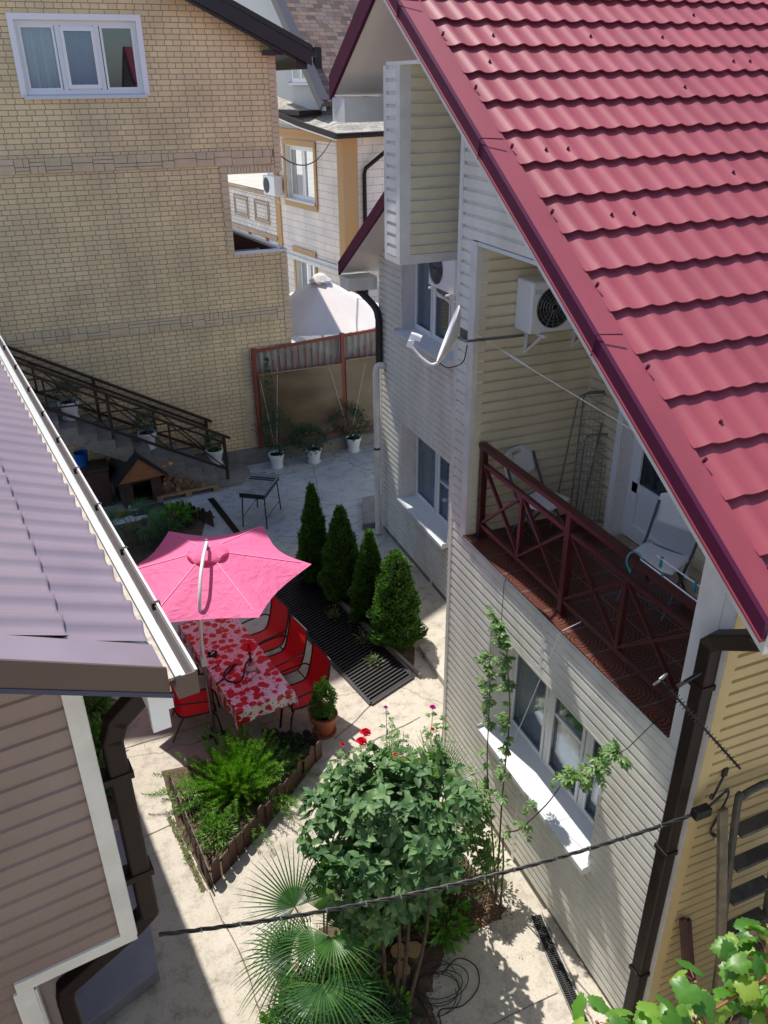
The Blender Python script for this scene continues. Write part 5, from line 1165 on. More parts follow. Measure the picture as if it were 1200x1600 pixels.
m=MB(); m.cyl((-.02,-.02,.03),(.03,.02,.034),.008,8).cyl((.0,.03,.03),(-.03,.05,.034),.008,8); m.build('lighter',WPLA,a)
a=thing('tongs','small black tongs on the tablecloth beside the hose','tongs',(1.10,8.52,hz)); m=MB(); m.tube([(-.05,-.02,.006),(.05,.02,.006)],.005,6).tube([(-.04,-.035,.006),(.05,.02,.006)],.005,6).box((.03,.01,.001),(.055,.03,.012)); m.build('arms',BLKM,a)
# ================= GRILL
GRO=V((2.98,13.55,0)); ga=R(-34); gq=thing('charcoal_grill','rectangular steel charcoal grill on thin black legs','grill',GRO,ga)
STEELB=mat('blued_steel',(.34,.42,.50),.3,metal=.5,c2=(.20,.20,.20),sc=6)
m=MB(); m.box((-.24,-.42,.62),(.24,.42,.625)); m.box((-.24,-.42,.625),(-.235,.42,.74)).box((.235,-.42,.625),(.24,.42,.74)).box((-.235,-.42,.625),(.235,-.415,.74)).box((-.235,.415,.625),(.235,.42,.74)); m.build('firebox',BLKM,gq)
m=MB(); m.box((-.27,-.48,.7405),(.27,.40,.75)); m.build('lid',STEELB,gq)
m=MB(); m.box((-.25,.10,.7505),(.25,.125,.762)).box((-.25,.18,.7505),(.25,.205,.762)); m.build('skewer_bars',BLKM,gq)
for sx in (-1,1):
    for q in (-1,1):
        m=MB(); m.tube([(sx*.21,q*.36,.62),(sx*.235,q*.40,0)],.012,6); m.build('leg',BLKM,gq)
    m=MB(); m.tube([(sx*.228,-.39,.2),(sx*.228,.39,.2)],.008,6); m.build('stretcher',BLKM,gq)
    m=MB(); m.tube([(sx*.05,.42,.70),(sx*.05,.52,.70),(sx*.10,.55,.70),(sx*.14,.50,.70)],.006,6); m.build('hook',BLKM,gq)
# drains
def drain(label,P,w,slat=.02,name='drain_channel'):
    a,b=V((*P[0],0)),V((*P[1],0)); o=thing(name,label,'drain',a); d=(b-a).normalized(); n=V((-d.y,d.x,0)); L=(b-a).length
    m=MB(a); q=n*(w/2)
    m.b8([a-q+V((0,0,.002)),b-q+V((0,0,.002)),b+q+V((0,0,.002)),a+q+V((0,0,.002)),a-q+V((0,0,.008)),b-q+V((0,0,.008)),b+q+V((0,0,.008)),a+q+V((0,0,.008))]); m.build('channel',DARK,o)
    m=MB(a); k=int(L/slat)
    for i in range(k):
        p=a+d*(slat*(i+.5)); 
        for s in (-1,1): m.beam(p+n*(s*w*.07)+V((0,0,.014)),p+n*(s*w*.43)+V((0,0,.014)),slat*.42,.008)
    m.build('slots',RUBB,o)
    for s in (-1,0,1):
        m=MB(a); m.beam(a+n*(s*w*.46)+V((0,0,.0145)),b+n*(s*w*.46)+V((0,0,.0145)),w*.07,.009); m.build('rim',GRYM if s else RUBB,o)
    return o
drain('narrow black slotted drain in the paving along the gable wall',((3.322,4.36),(2.94,2.0)),.12)
drain('short black drain strip in the rear paving near the grill',((2.24,14.75),(2.42,13.0)),.13,.03)
# ================= DOG HOUSE, LOGS, PALLET, BOWLS
DH=V((.92,15.05,0)); dh=thing('dog_house','wooden dog house with a pitched roof under the stairs','kennel',(.95,15.35,0),R(8))
m=MB(); 
w_,d_,h_=.38,.38,.62
m.box((-w_,-d_,.05),(-w_+.03,d_,h_)).box((w_-.03,-d_,.05),(w_,d_,h_)).box((-w_+.03,d_-.03,.05),(w_-.03,d_,h_)).box((-w_+.03,-d_,.05),(-.18,-d_+.03,h_)).box((.18,-d_,.05),(w_-.03,-d_+.03,h_)).box((-.18,-d_,.50),(.18,-d_+.03,h_)).box((-w_,-d_,.02),(w_,d_,.05)); m.build('walls',WOODD,dh)
m=MB(); m.add([(-.46,-.46,.58),(.46,-.46,.58),(0,-.46,1.02),(-.46,-.42,.58),(.46,-.42,.58),(0,-.42,1.02)],[(0,1,2),(5,4,3),(0,3,4,1),(1,4,5,2),(2,5,3,0)]); m.build('gable_board',mat('orange_wood',(.38,.16,.07),.6,c2=(.28,.12,.05),sc=4,stretch=(1,1,8)),dh)
for s in (-1,1):
    m=MB(); m.b8([(s*.52,-.50,.53),(0,-.50,1.05),(0,.5,1.05),(s*.52,.5,.53),(s*.52,-.50,.56),(0,-.50,1.09),(0,.5,1.09),(s*.52,.5,.56)]); m.build('roof_slope',BLKM,dh)
pl=thing('pallet','low wooden pallet under the firewood','pallet',(1.85,15.30,0),R(3))
for i in range(5): m=MB(); m.box((-.62,-.32+i*.15,.10),(.62,-.23+i*.15,.12)); m.build('deck_board',WOODL,pl)
for i in range(3): m=MB(); m.box((-.62+i*.56,-.32,0),(-.50+i*.56,.37,.099)); m.build('bearer',WOODL,pl)
LOGM=[mat('split_log_grey',(.20,.14,.09),.85,c2=(.11,.08,.06),sc=9),mat('split_log_orange',(.46,.20,.08),.85,c2=(.22,.13,.08),sc=6)]
protos=[]
for k in range(4):
    m=MB(); n=7; pts=[]; rr=[random.uniform(.04,.062) for _ in range(n)]
    for s in (-.17,.17):
        for i in range(n): t=2*math.pi*i/n; pts.append((rr[i]*math.cos(t)*(1 if k%2 else max(-.2,1)),s,rr[i]*math.sin(t)))
    m.add(pts,[tuple(range(n-1,-1,-1)),tuple(range(n,2*n))]+[(i,(i+1)%n,n+(i+1)%n,n+i) for i in range(n)])
    protos.append(m)
k=0
for row in range(5):
    for col in range(11-row*2):
        x=1.35+row*.04+col*.105; z=.17+row*.085
        if z>(2.36-x)*.50+.10: continue
        ms_=protos[k%4]; o=ms_.build('log',LOGM[(k*7)%3==0],None) if k<8 else prev[k%8].copy()
        if k>=8: COL.objects.link(o)
        else:
            if k==0: prev=[]
            prev.append(o)
        o.location=(x,15.25+random.uniform(-.05,.05),z); o.rotation_euler=(0,random.uniform(0,3),random.uniform(-.12,.12)); tag(o,'split firewood log stacked on the pallet under the stairs','log','firewood logs on the pallet'); k+=1
yb=thing('snack_bag','crumpled yellow and red bag on the firewood','bag',(1.52,15.2,.60))
m=MB(); vs=[];fs=[]
for j in range(7):
    for i in range(10):
        t=2*math.pi*i/10; r=.11*math.sin(math.pi*(j+.3)/6.6)+random.uniform(-.012,.012); vs.append((r*math.cos(t)*1.5,r*math.sin(t)*.8,.16*j/6))
for j in range(6):
    for i in range(10): fs.append((j*10+i,j*10+(i+1)%10,(j+1)*10+(i+1)%10,(j+1)*10+i))
m.add(vs,fs); m.build('sack',mat('yellow_red_print',(.75,.55,.03),.5,c2=(.65,.03,.02),sc=6,cs=(.48,.52)),yb)
bk=thing('bucket','blue plastic bucket on the cabinet under the stairs','bucket',(.02,15.55,.80))
m=MB(); m.lathe((0,0,0),[(.001,0),(.10,0),(.13,.26),(.14,.27),(.125,.265),(.10,.02),(.001,.02)],20); m.build('pail',mat('blue_plastic',(.015,.11,.48),.4),bk,smooth=True)
m=MB(); m.tube([(.13*math.cos(t),0,.26+.10*math.sin(t)) for t in [math.pi*i/10 for i in range(11)]],.005,6); m.build('handle',GRYM,bk)
cb=thing('cabinet','low red brown wooden cabinet under the stairs','cabinet',(.0,15.45,0))
m=MB(); m.box((-.45,-.25,0),(.45,.25,.78)); m.build('body',WOODR,cb)
for s in (0,1): m=MB(); m.box((-.43+s*.44,-.27,.05),(-.01+s*.44,-.251,.74)); m.build('door',WOODR,cb)
m=MB(); m.box((-.47,-.28,.781),(.47,.27,.80)); m.build('top',WOODD,cb)
def bowl(label,x,y,m_,r=.14):
    b=thing('bowl',label,'bowl',(x,y,.006)); m=MB(); m.lathe((0,0,0),[(.001,0),(r*.7,0),(r,.07),(r*.97,.07),(r*.66,.012),(.001,.01)],24); m.build('dish',m_,b,smooth=True)
    if r<.13: m=MB(); m.lathe((0,0,0),[(.001,.045),(r*.84,.045)],20); m.build('water',mat('pale_water',(.45,.55,.65),.1),b)
bowl('orange plastic bowl on the ground in front of the dog house',.45,14.72,mat('orange_plastic',(.40,.17,.02),.4),.15)
bowl('white bowl of water on the mat in front of the dog house',.80,14.85,WPLA,.12)
m=MB(); m.box((.72,14.55,.0085),(1.35,14.95,.016)); tag(m.build('doormat',mat('dark_mat',(.02,.022,.03),.9,c2=(.05,.055,.07),sc=20),None),'dark rubber mat in front of the dog house','mat')
# ================= TRIANGULAR BED
soil('soil_bed',[(.20,7.75),(.24,6.8),(.40,5.86),(1.2,6.46),(2.1,7.28),(1.6,7.68),(1.1,7.65)],.006,.05)
bf=thing('picket_border','dark wooden picket border round the triangular flower bed','border fence',(.44,6.0,0))
BF=V((.44,6.0,0))
def pickets(a,b,n,h,w,mm,rounded=True,lean=.0,org=BF,par=None,zj=.03):
    a=V((*a,0));b=V((*b,0));d=(b-a).normalized();nn=V((d.y,-d.x,0))
    for i in range(n):
        p=a.lerp(b,(i+.5)/n); hh=h*random.uniform(.88,1.08); ww=w*random.uniform(.85,1.05)
        tl=random.uniform(-.06,.06); off=nn*(random.uniform(-.008,.008)+ (.012 if i%2 else 0)); K=7
        pr_=[(-ww/2,0)]+[(ww/2,0)]
        top=[(ww/2*math.cos(t),hh-ww*.45+ww*.45*math.sin(t)) for t in [math.pi*k/K for k in range(K+1)]] if rounded else [(ww/2,hh-ww*.4),(0,hh),(-ww/2,hh-ww*.4)]
        P=pr_+top; vs=[p+off+d*(x+z*tl)+V((0,0,z))+nn*(z*lean) for x,z in P]+[p+off+d*(x+z*tl)+V((0,0,z))+nn*(z*lean+.014) for x,z in P]
        k=len(P); m=MB(org); m.add(vs,[tuple(range(k)),tuple(range(2*k-1,k-1,-1))]+[(j+k,(j+1)%k+k,(j+1)%k,j) for j in range(k)]); m.build('picket',mm,par)
    m=MB(org); m.beam(a+V((0,0,h*.62))-nn*.012,b+V((0,0,h*.62))-nn*.012,.012,.04); m.build('rail',mm,par)
pickets((.27,7.45),(.43,5.96),16,.30,.10,WOODD,False,par=bf)
pickets((.46,5.95),(2.05,7.26),16,.29,.125,WOODR,True,par=bf)
pickets((2.06,7.34),(1.45,7.66),7,.30,.12,WOODD,False,par=bf)
# moss strip outside the border
G_MOSS=leafmat('moss_leaves',[(.06,.085,.02),(.12,.14,.04),(.20,.17,.08)],rough=.8,trans=.1)
n=900; t_=rng.random(n); P=np.stack([.25+.17*t_-.04-.05*rng.random(n),7.0-1.1*t_,.004+.01*rng.random(n)],1)
o=leaves('moss_strip',P,rdir(n)*[1,1,.2],np.array([0,0,1.])+rdir(n)*.3,.02,.014,'ovate',G_MOSS); tag(o,None,None,kind='stuff')
# ================= FEATHERY BUSH
G_FE=leafmat('feathery_needles',[(.045,.13,.012),(.095,.25,.02),(.20,.40,.035)],rough=.5,trans=.35)
FB=V((.98,7.05,.02)); fb=thing('feathery_shrub','bright green feathery shrub spreading over the triangular bed','shrub',FB)
Ps=[];Ds=[];Ns=[]; m=MB(FB)
for k in range(330):
    a=random.uniform(0,2*math.pi); e=random.uniform(.15,1.45)**1.0; L=random.uniform(.55,1.08)*(1.05-.25*math.sin(e))
    d=V((math.cos(a)*math.cos(e),math.sin(a)*math.cos(e),math.sin(e)))
    if k<150: L*=random.uniform(.8,1.05)
    st=FB+V((random.uniform(-.14,.14),random.uniform(-.14,.14),.03)); pts=[]
    for j in range(9):
        q=j/8; p=st+d*(L*q)+V((0,0,-.26*L*q*q*(1.1-math.sin(e)*.4)+.05*q)); pts.append(p)
    m.tube(pts,[.004*(1-.7*j/8) for j in range(9)],3,cap=False)
    nn=int(L*150)
    for j in range(nn):
        q=.18+.82*j/nn; i=min(7,int(q*8)); p=pts[i].lerp(pts[i+1],q*8-i); dd=(pts[i+1]-pts[i]).normalized()
        r=V(rdir(1)[0]); r=(r-dd*r.dot(dd)).normalized()
        Ps.append(p);Ds.append(dd*.75+r);Ns.append(r.cross(dd)+V((0,0,.3)))
m.build('stems',STEM,fb)
leaves('foliage',np.array([list(p) for p in Ps]),np.array([list(p) for p in Ds]),np.array([list(p) for p in Ns]),.030+.014*rng.random(len(Ps)),.0060,'needle',G_FE,fb,org=FB)
G_VAR=leafmat('pale_green_leaves',[(.10,.22,.06),(.22,.36,.14),(.45,.55,.35)],rough=.4)
G_BR=leafmat('bright_leaves',[(.05,.15,.02),(.09,.24,.03),(.16,.34,.05)],rough=.35,trans=.35)
bush('flower_bed_plant','small plant with white edged leaves at the left border pickets',.42,7.05,.02,.14,.30,170,G_VAR,cat='plant',L=.07,W=.018,hollow=.1)
bush('flower_bed_plant','small glossy green plant in the near tip of the triangular bed',.62,6.45,.02,.22,.34,430,G_BR,cat='plant',L=.055,W=.022,hollow=.1)
bush('flower_bed_plant','dark low plant in the right corner of the triangular bed',1.72,7.32,.02,.24,.26,320,G_DK,cat='plant',L=.06,W=.035,hollow=.1)
# ================= PALMS
G_PA=leafmat('palm_blades',[(.022,.075,.022),(.04,.12,.03),(.07,.17,.035)],rough=.34,trans=.28,spec=.6)
G_PB=leafmat('fresh_palm_blades',[(.045,.13,.028),(.075,.185,.035)],rough=.34,trans=.35,spec=.6)
def fan(m,c,axis,nrm,L,n=34,spread=R(250),droop=.25,split=.17):
    """blades radiate in the plane spanned by axis & side, folded"""
    c=V(c);ax=V(axis).normalized();nr=V(nrm);nr=(nr-ax*nr.dot(ax)).normalized();sd=ax.cross(nr)
    for i in range(n):
        t=-spread/2+spread*i/(n-1)
        d=ax*math.cos(t)+sd*math.sin(t)
        l=L*(1-.22*(abs(t)/(spread/2))**2)*random.uniform(.93,1.05); w=math.tan(spread/(n-1)/2)*L*(split+.08)*2.0
        w=min(w,.034); side=nr.cross(d).normalized(); lift=.06*math.cos(2*t)
        K=7; vs=[];fs=[]
        dr=droop*random.uniform(.4,1.5)
        for k in range(K+1):
            q=k/K; p=c+d*(l*q)+nr*(lift*q*(1-q))+V((0,0,-dr*l*max(0,q-.35)**2*1.6))
            ww=w*min(1,q/split)*(1-max(0,(q-split)/(1-split))**1.6)*.5+.0008
            vs+=[p-side*ww+nr*ww*.45,p,p+side*ww+nr*ww*.45]
        for k in range(K):
            b=3*k; fs+=[(b,b+1,b+4,b+3),(b+1,b+2,b+5,b+4)]
        m.add(vs,fs)
def palm(label,x,y,fans,trunk_h,name='fan_palm',tr=.05,rootz=0):
    O=V((x,y,rootz)); t=thing(name,label,'palm',O)
    m=MB(O); m.tube([(x,y,rootz),(x+.01,y,rootz+trunk_h*.6),(x,y,rootz+trunk_h)],[tr*1.1,tr,tr*.7],10); m.build('trunk',BARK,t)
    for (c,ax,nr,L,n,sp,dr,mm) in fans:
        c=V(c); m=MB(O); a=V((x,y,rootz+trunk_h)); mid=a.lerp(c,.5)+V((0,0,.10)); m.tube(catmull([a,mid,c],6),[.010]*13 if False else .008,6); m.build('petiole',STEM,t)
        m=MB(O); fan(m,c,ax,nr,L,n,sp,dr); m.build('fan',mm,t,smooth=False)
    return t
def fdef(cx_,cy_,cz,az,el,L,n=34,sp=R(235),dr=.25,mm=None,tilt=.0,x0=1.12,y0=4.30):
    ax=V((math.cos(az)*math.cos(el),math.sin(az)*math.cos(el),math.sin(el)))
    nr=V((-math.cos(az)*math.sin(el),-math.sin(az)*math.sin(el),math.cos(el)))+V((tilt,-.35,0))
    return ((cx_,cy_,cz),ax,nr,L,n,sp,dr,mm or G_PA)
F=[fdef(1.00,4.62,1.02,R(112),R(28),.56,36,R(215),.10,tilt=-.1),
   fdef(1.20,4.22,1.02,R(250),R(5),.46,34,R(240),.5,mm=G_PB),
   fdef(.86,4.38,.72,R(165),R(0),.52,32,R(210),.55),
   fdef(.98,4.06,.62,R(225),R(-10),.50,32,R(230),.6),
   fdef(1.30,4.62,.95,R(75),R(45),.42,26,R(120),.1,mm=G_PB),
   fdef(1.18,3.95,.72,R(-70),R(-5),.46,32,R(235),.55),
   fdef(.92,4.62,.55,R(140),R(-12),.46,30,R(220),.5),
   fdef(1.12,3.86,.55,R(255),R(-15),.46,32,R(235),.5),
   fdef(1.42,4.52,.62,R(35),R(-5),.42,30,R(230),.5),
   fdef(1.18,4.36,1.18,R(100),R(70),.40,20,R(70),.02,mm=G_PB),
   fdef(1.30,3.72,.45,R(-75),R(-5),.42,32,R(235),.5,mm=G_PB),
   fdef(1.08,4.34,.85,R(200),R(10),.48,34,R(230),.5),fdef(1.02,3.95,.9,R(265),R(0),.5,34,R(230),.6),fdef(.9,4.1,.40,R(200),R(-15),.45,30,R(225),.5)]
palm('large fan palm with many drooping fans at the bottom centre of the yard',1.14,4.28,F,.42)
F=[fdef(2.80,5.50,.98,R(75),R(40),.50,24,R(110),.05,mm=G_PB,x0=2.75,y0=5.5),
   fdef(2.86,5.42,.90,R(25),R(35),.46,20,R(90),.1,mm=G_PB),
   fdef(2.70,5.45,.85,R(130),R(40),.38,18,R(90),.1),
   fdef(2.78,5.35,.8,R(-60),R(20),.34,20,R(150),.3)]
palm('young fan palm sticking up behind the big shrub close to the gable wall',2.76,5.42,F,.45,tr=.03)
# low greenery round the palm
bush('ground_plant','bright leafy plant at the foot of the large fan palm on its left',.74,4.12,.0,.26,.38,420,G_BR,cat='plant',L=.07,W=.045,hollow=.1)
bush('ground_plant','dark leafy plant at the foot of the large fan palm on its near side',1.22,3.78,.0,.42,.34,620,G_DK,cat='plant',L=.08,W=.05,hollow=.1)
bush('ground_plant','green leafy plant between the fan palm and the cut stumps',1.55,4.0,.0,.24,.30,340,G_BR,cat='plant',L=.06,W=.04,hollow=.1)
for i,(x,y,h,r_,mm,lb) in enumerate(((1.0,4.15,.5,.34,G_DK,'dark leafy plant hidden under the fans of the large palm'),(1.35,4.35,.5,.34,G_BR,'bright seedlings under the right fans of the large palm'),(1.45,3.75,.4,.3,G_DK,'dark plant right of the large palm by the frame edge'),(.85,3.8,.35,.3,G_BR,'bright leafy plant near the frame edge left of the large palm'))):
    bush('ground_plant',lb,x,y,0,r_,h,480,mm,cat='plant',L=.07,W=.045,hollow=.1)
# ================= BIG SHRUB
G_SH=leafmat('broad_shrub_leaves',[(.035,.09,.035),(.07,.155,.06),(.115,.22,.085),(.17,.28,.12)],rough=.5,trans=.25,spec=.3)
BS=V((1.72,4.06,0)); bs=thing('leafy_shrub','big dark green broad leaved shrub in the middle of the near flower bed','shrub',BS)
Ps=[];Ds=[];Ns=[];Ls=[]; m=MB(BS)
CS=V((1.95,4.78,1.42)); 
lobes=[(V((1.95,4.75,1.52)),.40,.42),(V((2.28,4.98,1.50)),.28,.30),(V((1.42,4.90,1.42)),.22,.22),(V((1.66,5.05,1.55)),.20,.22),(V((1.85,5.32,1.38)),.28,.28),(V((2.15,4.42,1.30)),.32,.32),(V((1.62,4.42,1.30)),.26,.30),(V((1.78,4.50,1.05)),.25,.28),(V((2.42,4.68,1.20)),.24,.30),(V((2.40,5.25,1.2)),.26,.28),(V((2.08,5.40,1.05)),.26,.26),(V((1.40,4.62,1.12)),.22,.28),(V((1.95,4.8,1.1)),.42,.40),(V((2.1,5.05,1.75)),.16,.16),(V((1.30,4.45,1.45)),.12,.14),(V((2.05,4.95,.85)),.34,.34),(V((1.6,4.75,.8)),.28,.3),(V((2.35,5.0,.7)),.28,.3),(V((1.60,4.44,.88)),.24,.26),(V((1.88,4.62,.8)),.28,.26),(V((2.2,4.62,.8)),.26,.28)]+[(V((1.95+.62*math.cos(t_)*random.uniform(.85,1.15),4.8+.55*math.sin(t_)*random.uniform(.85,1.2),random.uniform(1.2,1.85))),.09,.11) for t_ in [i_*.37 for i_ in range(17)]]
brn=[]
for (c,rh,rv) in lobes:
    for k in range(int(150*rh*rh/.16)+(3 if rh<.1 else 0)):
        d=V(rdir(1)[0]); 
        if d.z<-.55: continue
        r=random.uniform(.55,1.22); p=c+V((d.x*rh,d.y*rh,d.z*rv))*r
        out=(d+V((0,0,.45))).normalized(); brn.append((c,p)) if random.random()<.12 else None
        nl=random.choice((4,5,6)); a0=random.uniform(0,6.28)
        x=out.cross(V((0,0,1))).normalized() if abs(out.z)<.97 else V((1,0,0)); y=out.cross(x)
        for j in range(nl):
            t=a0+2*math.pi*j/nl; sp=random.uniform(.7,1.25); dd=(x*math.cos(t)+y*math.sin(t))*sp+out*random.uniform(.15,.7)+V((0,0,-.15))
            Ps.append(p+V(rdir(1)[0])*.015);Ds.append(dd);Ns.append(out*1.2+V((0,0,.5))+V(rdir(1)[0])*.35);Ls.append(random.uniform(.07,.135))
Ls=np.array(Ls)
leaves('foliage',np.array([list(p) for p in Ps]),np.array([list(p) for p in Ds]),np.array([list(p) for p in Ns]),Ls,Ls*.74,'ovate',G_SH,bs,org=BS)
m=MB(BS)
trunkbase=V((1.66,4.0,0))
for tgt,off in ((V((1.9,4.5,1.0)),(0,0)),(V((2.1,4.7,1.1)),(.07,.02)),(V((1.7,4.6,1.05)),(-.06,.03)),(V((2.2,4.4,.95)),(.1,-.03))):
    b=trunkbase+V((*off,0)); m.tube(catmull([b,b.lerp(tgt,.5)+V((.03,-.02,.05)),tgt],6),[.022-.001*i for i in range(13)],8)
m.build('trunk',BARK,bs)
m=MB(BS)
for c,p in brn: m.tube([c.lerp(p,.0)+V((0,0,-.2)),c.lerp(p,.6)+V((0,0,-.05)),p],[.010,.006,.003],4,cap=False)
m.build('branches',STEMB,bs)
# ================= ROSES
G_RO=leafmat('rose_leaves',[(.07,.16,.045),(.12,.23,.07),(.20,.31,.11)],rough=.5,trans=.3)
G_RD=leafmat('dark_rose_leaves',[(.03,.08,.03),(.05,.11,.035),(.10,.06,.03)],rough=.5)
CRIM=mat('crimson_petals',(.75,.012,.07),.55); MAG=mat('magenta_petals',(.60,.05,.38),.55)
def rose_flower(o,c,r,mm,par):
    m=MB(o); c=V(c)
    for j in range(16):
        t=j*2.4; q=.25+.75*j/16; h=r*(1.1-.9*q); d=V((math.cos(t),math.sin(t),0)); s=V((-d.y,d.x,0)); w=r*.62*q+.004
        b=c+d*(r*q*.15); tp=c+d*(r*q*.95)+V((0,0,h)); mid=c+d*(r*q*.75)+V((0,0,h*.5))
        m.add([b,mid-s*w,tp-s*w*.7+V((0,0,-.003)),tp+V((0,0,.004)),tp+s*w*.7+V((0,0,-.003)),mid+s*w],[(0,1,2,3,4,5)])
    return m.build('flower',mm,par)
def rose(label,x,y,tips,nleaf,r,h,flowers,mm=None):
    O=V((x,y,0)); t=thing('rose_bush',label,'rose bush',O); m=MB(O); P=[];D=[]
    for tp in tips:
        tp=V(tp); b=O+V((random.uniform(-.05,.05),random.uniform(-.05,.05),0)); pts=catmull([b,b.lerp(tp,.5)+V((random.uniform(-.05,.05),random.uniform(-.05,.05),.04)),tp],6); m.tube(pts,[.007*(1-.6*i/12) for i in range(13)],5)
        for k in range(nleaf):
            q=random.uniform(.30,.97); i=min(11,int(q*12)); p=pts[i].lerp(pts[i+1],q*12-i); dv=V(rdir(1)[0]); dv.z=abs(dv.z)*.3; dv.normalize(); rr=random.uniform(.03,.13)
            m.tube([p,p+dv*rr],.0018,3,cap=False)
            for z_ in (.55,.8,1.0):
                for s in (-1,1): P.append(p+dv*rr*z_);D.append(dv*.6+dv.cross(V((0,0,1)))*s*(1 if z_<1 else .3))
    m.build('stems',STEM,t)
    n=len(P); leaves('foliage',np.array([list(p) for p in P]),np.array([list(p) for p in D]),np.array([0,0,1.])+rdir(n)*.45,.035+.02*rng.random(n),.026,'ovate',mm or G_RO,t,org=O)
    for (c,rr,fm) in flowers: rose_flower(O,c,rr,fm,t)
    return t
rose('rose bush with crimson flowers left of the tall roses behind the big shrub',2.10,5.85,[(2.33,6.37,.99),(2.23,6.27,.99),(2.03,6.31,1.0),(2.12,6.15,.85),(2.30,6.05,.8),(1.98,6.05,.75),(2.2,6.0,.9)],15,.3,.9,[((2.33,6.38,1.0),.07,CRIM),((2.24,6.27,1.0),.07,CRIM),((2.04,6.32,1.0),.03,CRIM)])
rose('pale leaved rose bush with a single magenta bud in the middle of the rose row',2.50,5.90,[(2.69,6.67,1.0),(2.55,6.25,.95),(2.62,6.35,.9),(2.75,6.3,.95),(2.48,6.2,.85),(2.8,6.15,.85),(2.6,6.1,1.0)],22,.3,.9,[((2.69,6.68,1.0),.028,MAG),((2.50,5.95,1.0),.035,CRIM),((2.57,5.90,.98),.03,CRIM)])
rose('rose bush with a pink flower beside the corner of the cream house',2.95,5.95,[(3.18,6.46,1.0),(3.28,6.35,.95),(3.05,6.25,.9),(3.15,6.15,.85),(2.95,6.3,.9),(3.2,6.0,.7)],14,.3,.9,[((3.18,6.47,1.0),.042,MAG),((3.1,6.3,.85),.025,CRIM)])
# climbing rose beside the window
CR=V((3.05,4.62,0)); cr=thing('climbing_rose','climbing rose with thin stems reaching up beside the wide window','climbing rose',CR)
paths=[[(3.05,4.66,0),(3.08,4.72,.5),(3.15,4.85,1.1),(3.22,4.95,1.6),(3.24,4.98,2.15),(3.25,5.1,2.6),(3.25,5.16,2.85),(3.25,5.35,2.95)],
       [(3.07,4.60,0),(3.1,4.66,.5),(3.12,4.72,.85),(3.14,4.5,1.15),(3.18,4.20,1.75),(3.22,4.0,2.25),(3.25,3.80,2.45),(3.28,3.60,2.8),(3.3,3.48,3.0)],
       [(3.05,4.66,0),(3.06,4.78,.5),(3.12,5.0,.9),(3.16,5.18,1.3),(3.2,5.28,1.9),(3.22,5.34,2.3),(3.24,5.46,2.5)],
       [(3.02,4.62,0),(2.98,4.8,.5),(2.98,4.95,.95),(3.0,5.1,1.25)],[(3.0,4.58,0),(2.9,4.75,.5),(2.85,4.9,.9),(2.88,5.0,1.2)]]
m=MB(CR); P=[];D=[]
dens=[(0,.62,1.0,60),(0,.30,.6,26),(1,.55,.95,64),(1,.30,.5,12),(2,.62,1.0,34),(2,.3,.6,14),(3,.3,1,60),(4,.3,1,70)]
cm=[catmull(p,6) for p in paths]
for c in cm: m.tube(c,[.010*(1-.7*i/len(c)) for i in range(len(c))],6)
for (i,a,b,k) in dens:
    c=cm[i]
    for _ in range(k):
        q=random.uniform(a,b)*(len(c)-1.01); j=int(q); p=c[j].lerp(c[j+1],q-j); dv=V(rdir(1)[0]); dv.z=dv.z*.5+.1; dv.x=-abs(dv.x)*.7 if i<3 else dv.x; dv.normalize(); rr=random.uniform(.03,.12)
        m.tube([p,p+dv*rr],.0018,3,cap=False)
        for z_ in (.5,.8,1.0):
            for s in (-1,1): P.append(p+dv*rr*z_);D.append(dv*.6+dv.cross(V((0,0,1)))*s*(1 if z_<1 else .3))
m.build('stems',STEMB,cr); n=len(P)
leaves('foliage',np.array([list(p) for p in P]),np.array([list(p) for p in D]),np.array([-.4,0,1.])+rdir(n)*.5,.042+.022*rng.random(n),.032,'ovate',G_RO,cr,org=CR)
PINKD=mat('faded_petals',(.55,.22,.12),.7)
for c in ((3.22,4.93,1.85),(3.2,4.90,1.72),(3.25,5.12,2.78),(3.26,3.9,2.35)): rose_flower(CR,c,.03,PINKD,cr)
# low dark shrubs at the back of the bed
bush('low_shrub','low reddish dark shrub under the climbing rose',2.62,4.78,0,.30,.55,900,G_RD,cat='shrub',L=.04,W=.025,hollow=.1)
bush('low_shrub','low leafy rose shrub left of the cut stumps',2.28,4.75,0,.26,.42,520,G_RO,cat='shrub',L=.05,W=.03,hollow=.1)
bush('low_shrub','bright leafy seedling below the big shrub on its right',2.42,4.50,0,.20,.36,150,G_BR,cat='shrub',L=.11,W=.06,hollow=.1)
bush('low_shrub','small pale weed at the wall joint below the window',3.12,4.88,0,.15,.55,160,G_RO,cat='weed',L=.04,W=.03,hollow=.1)
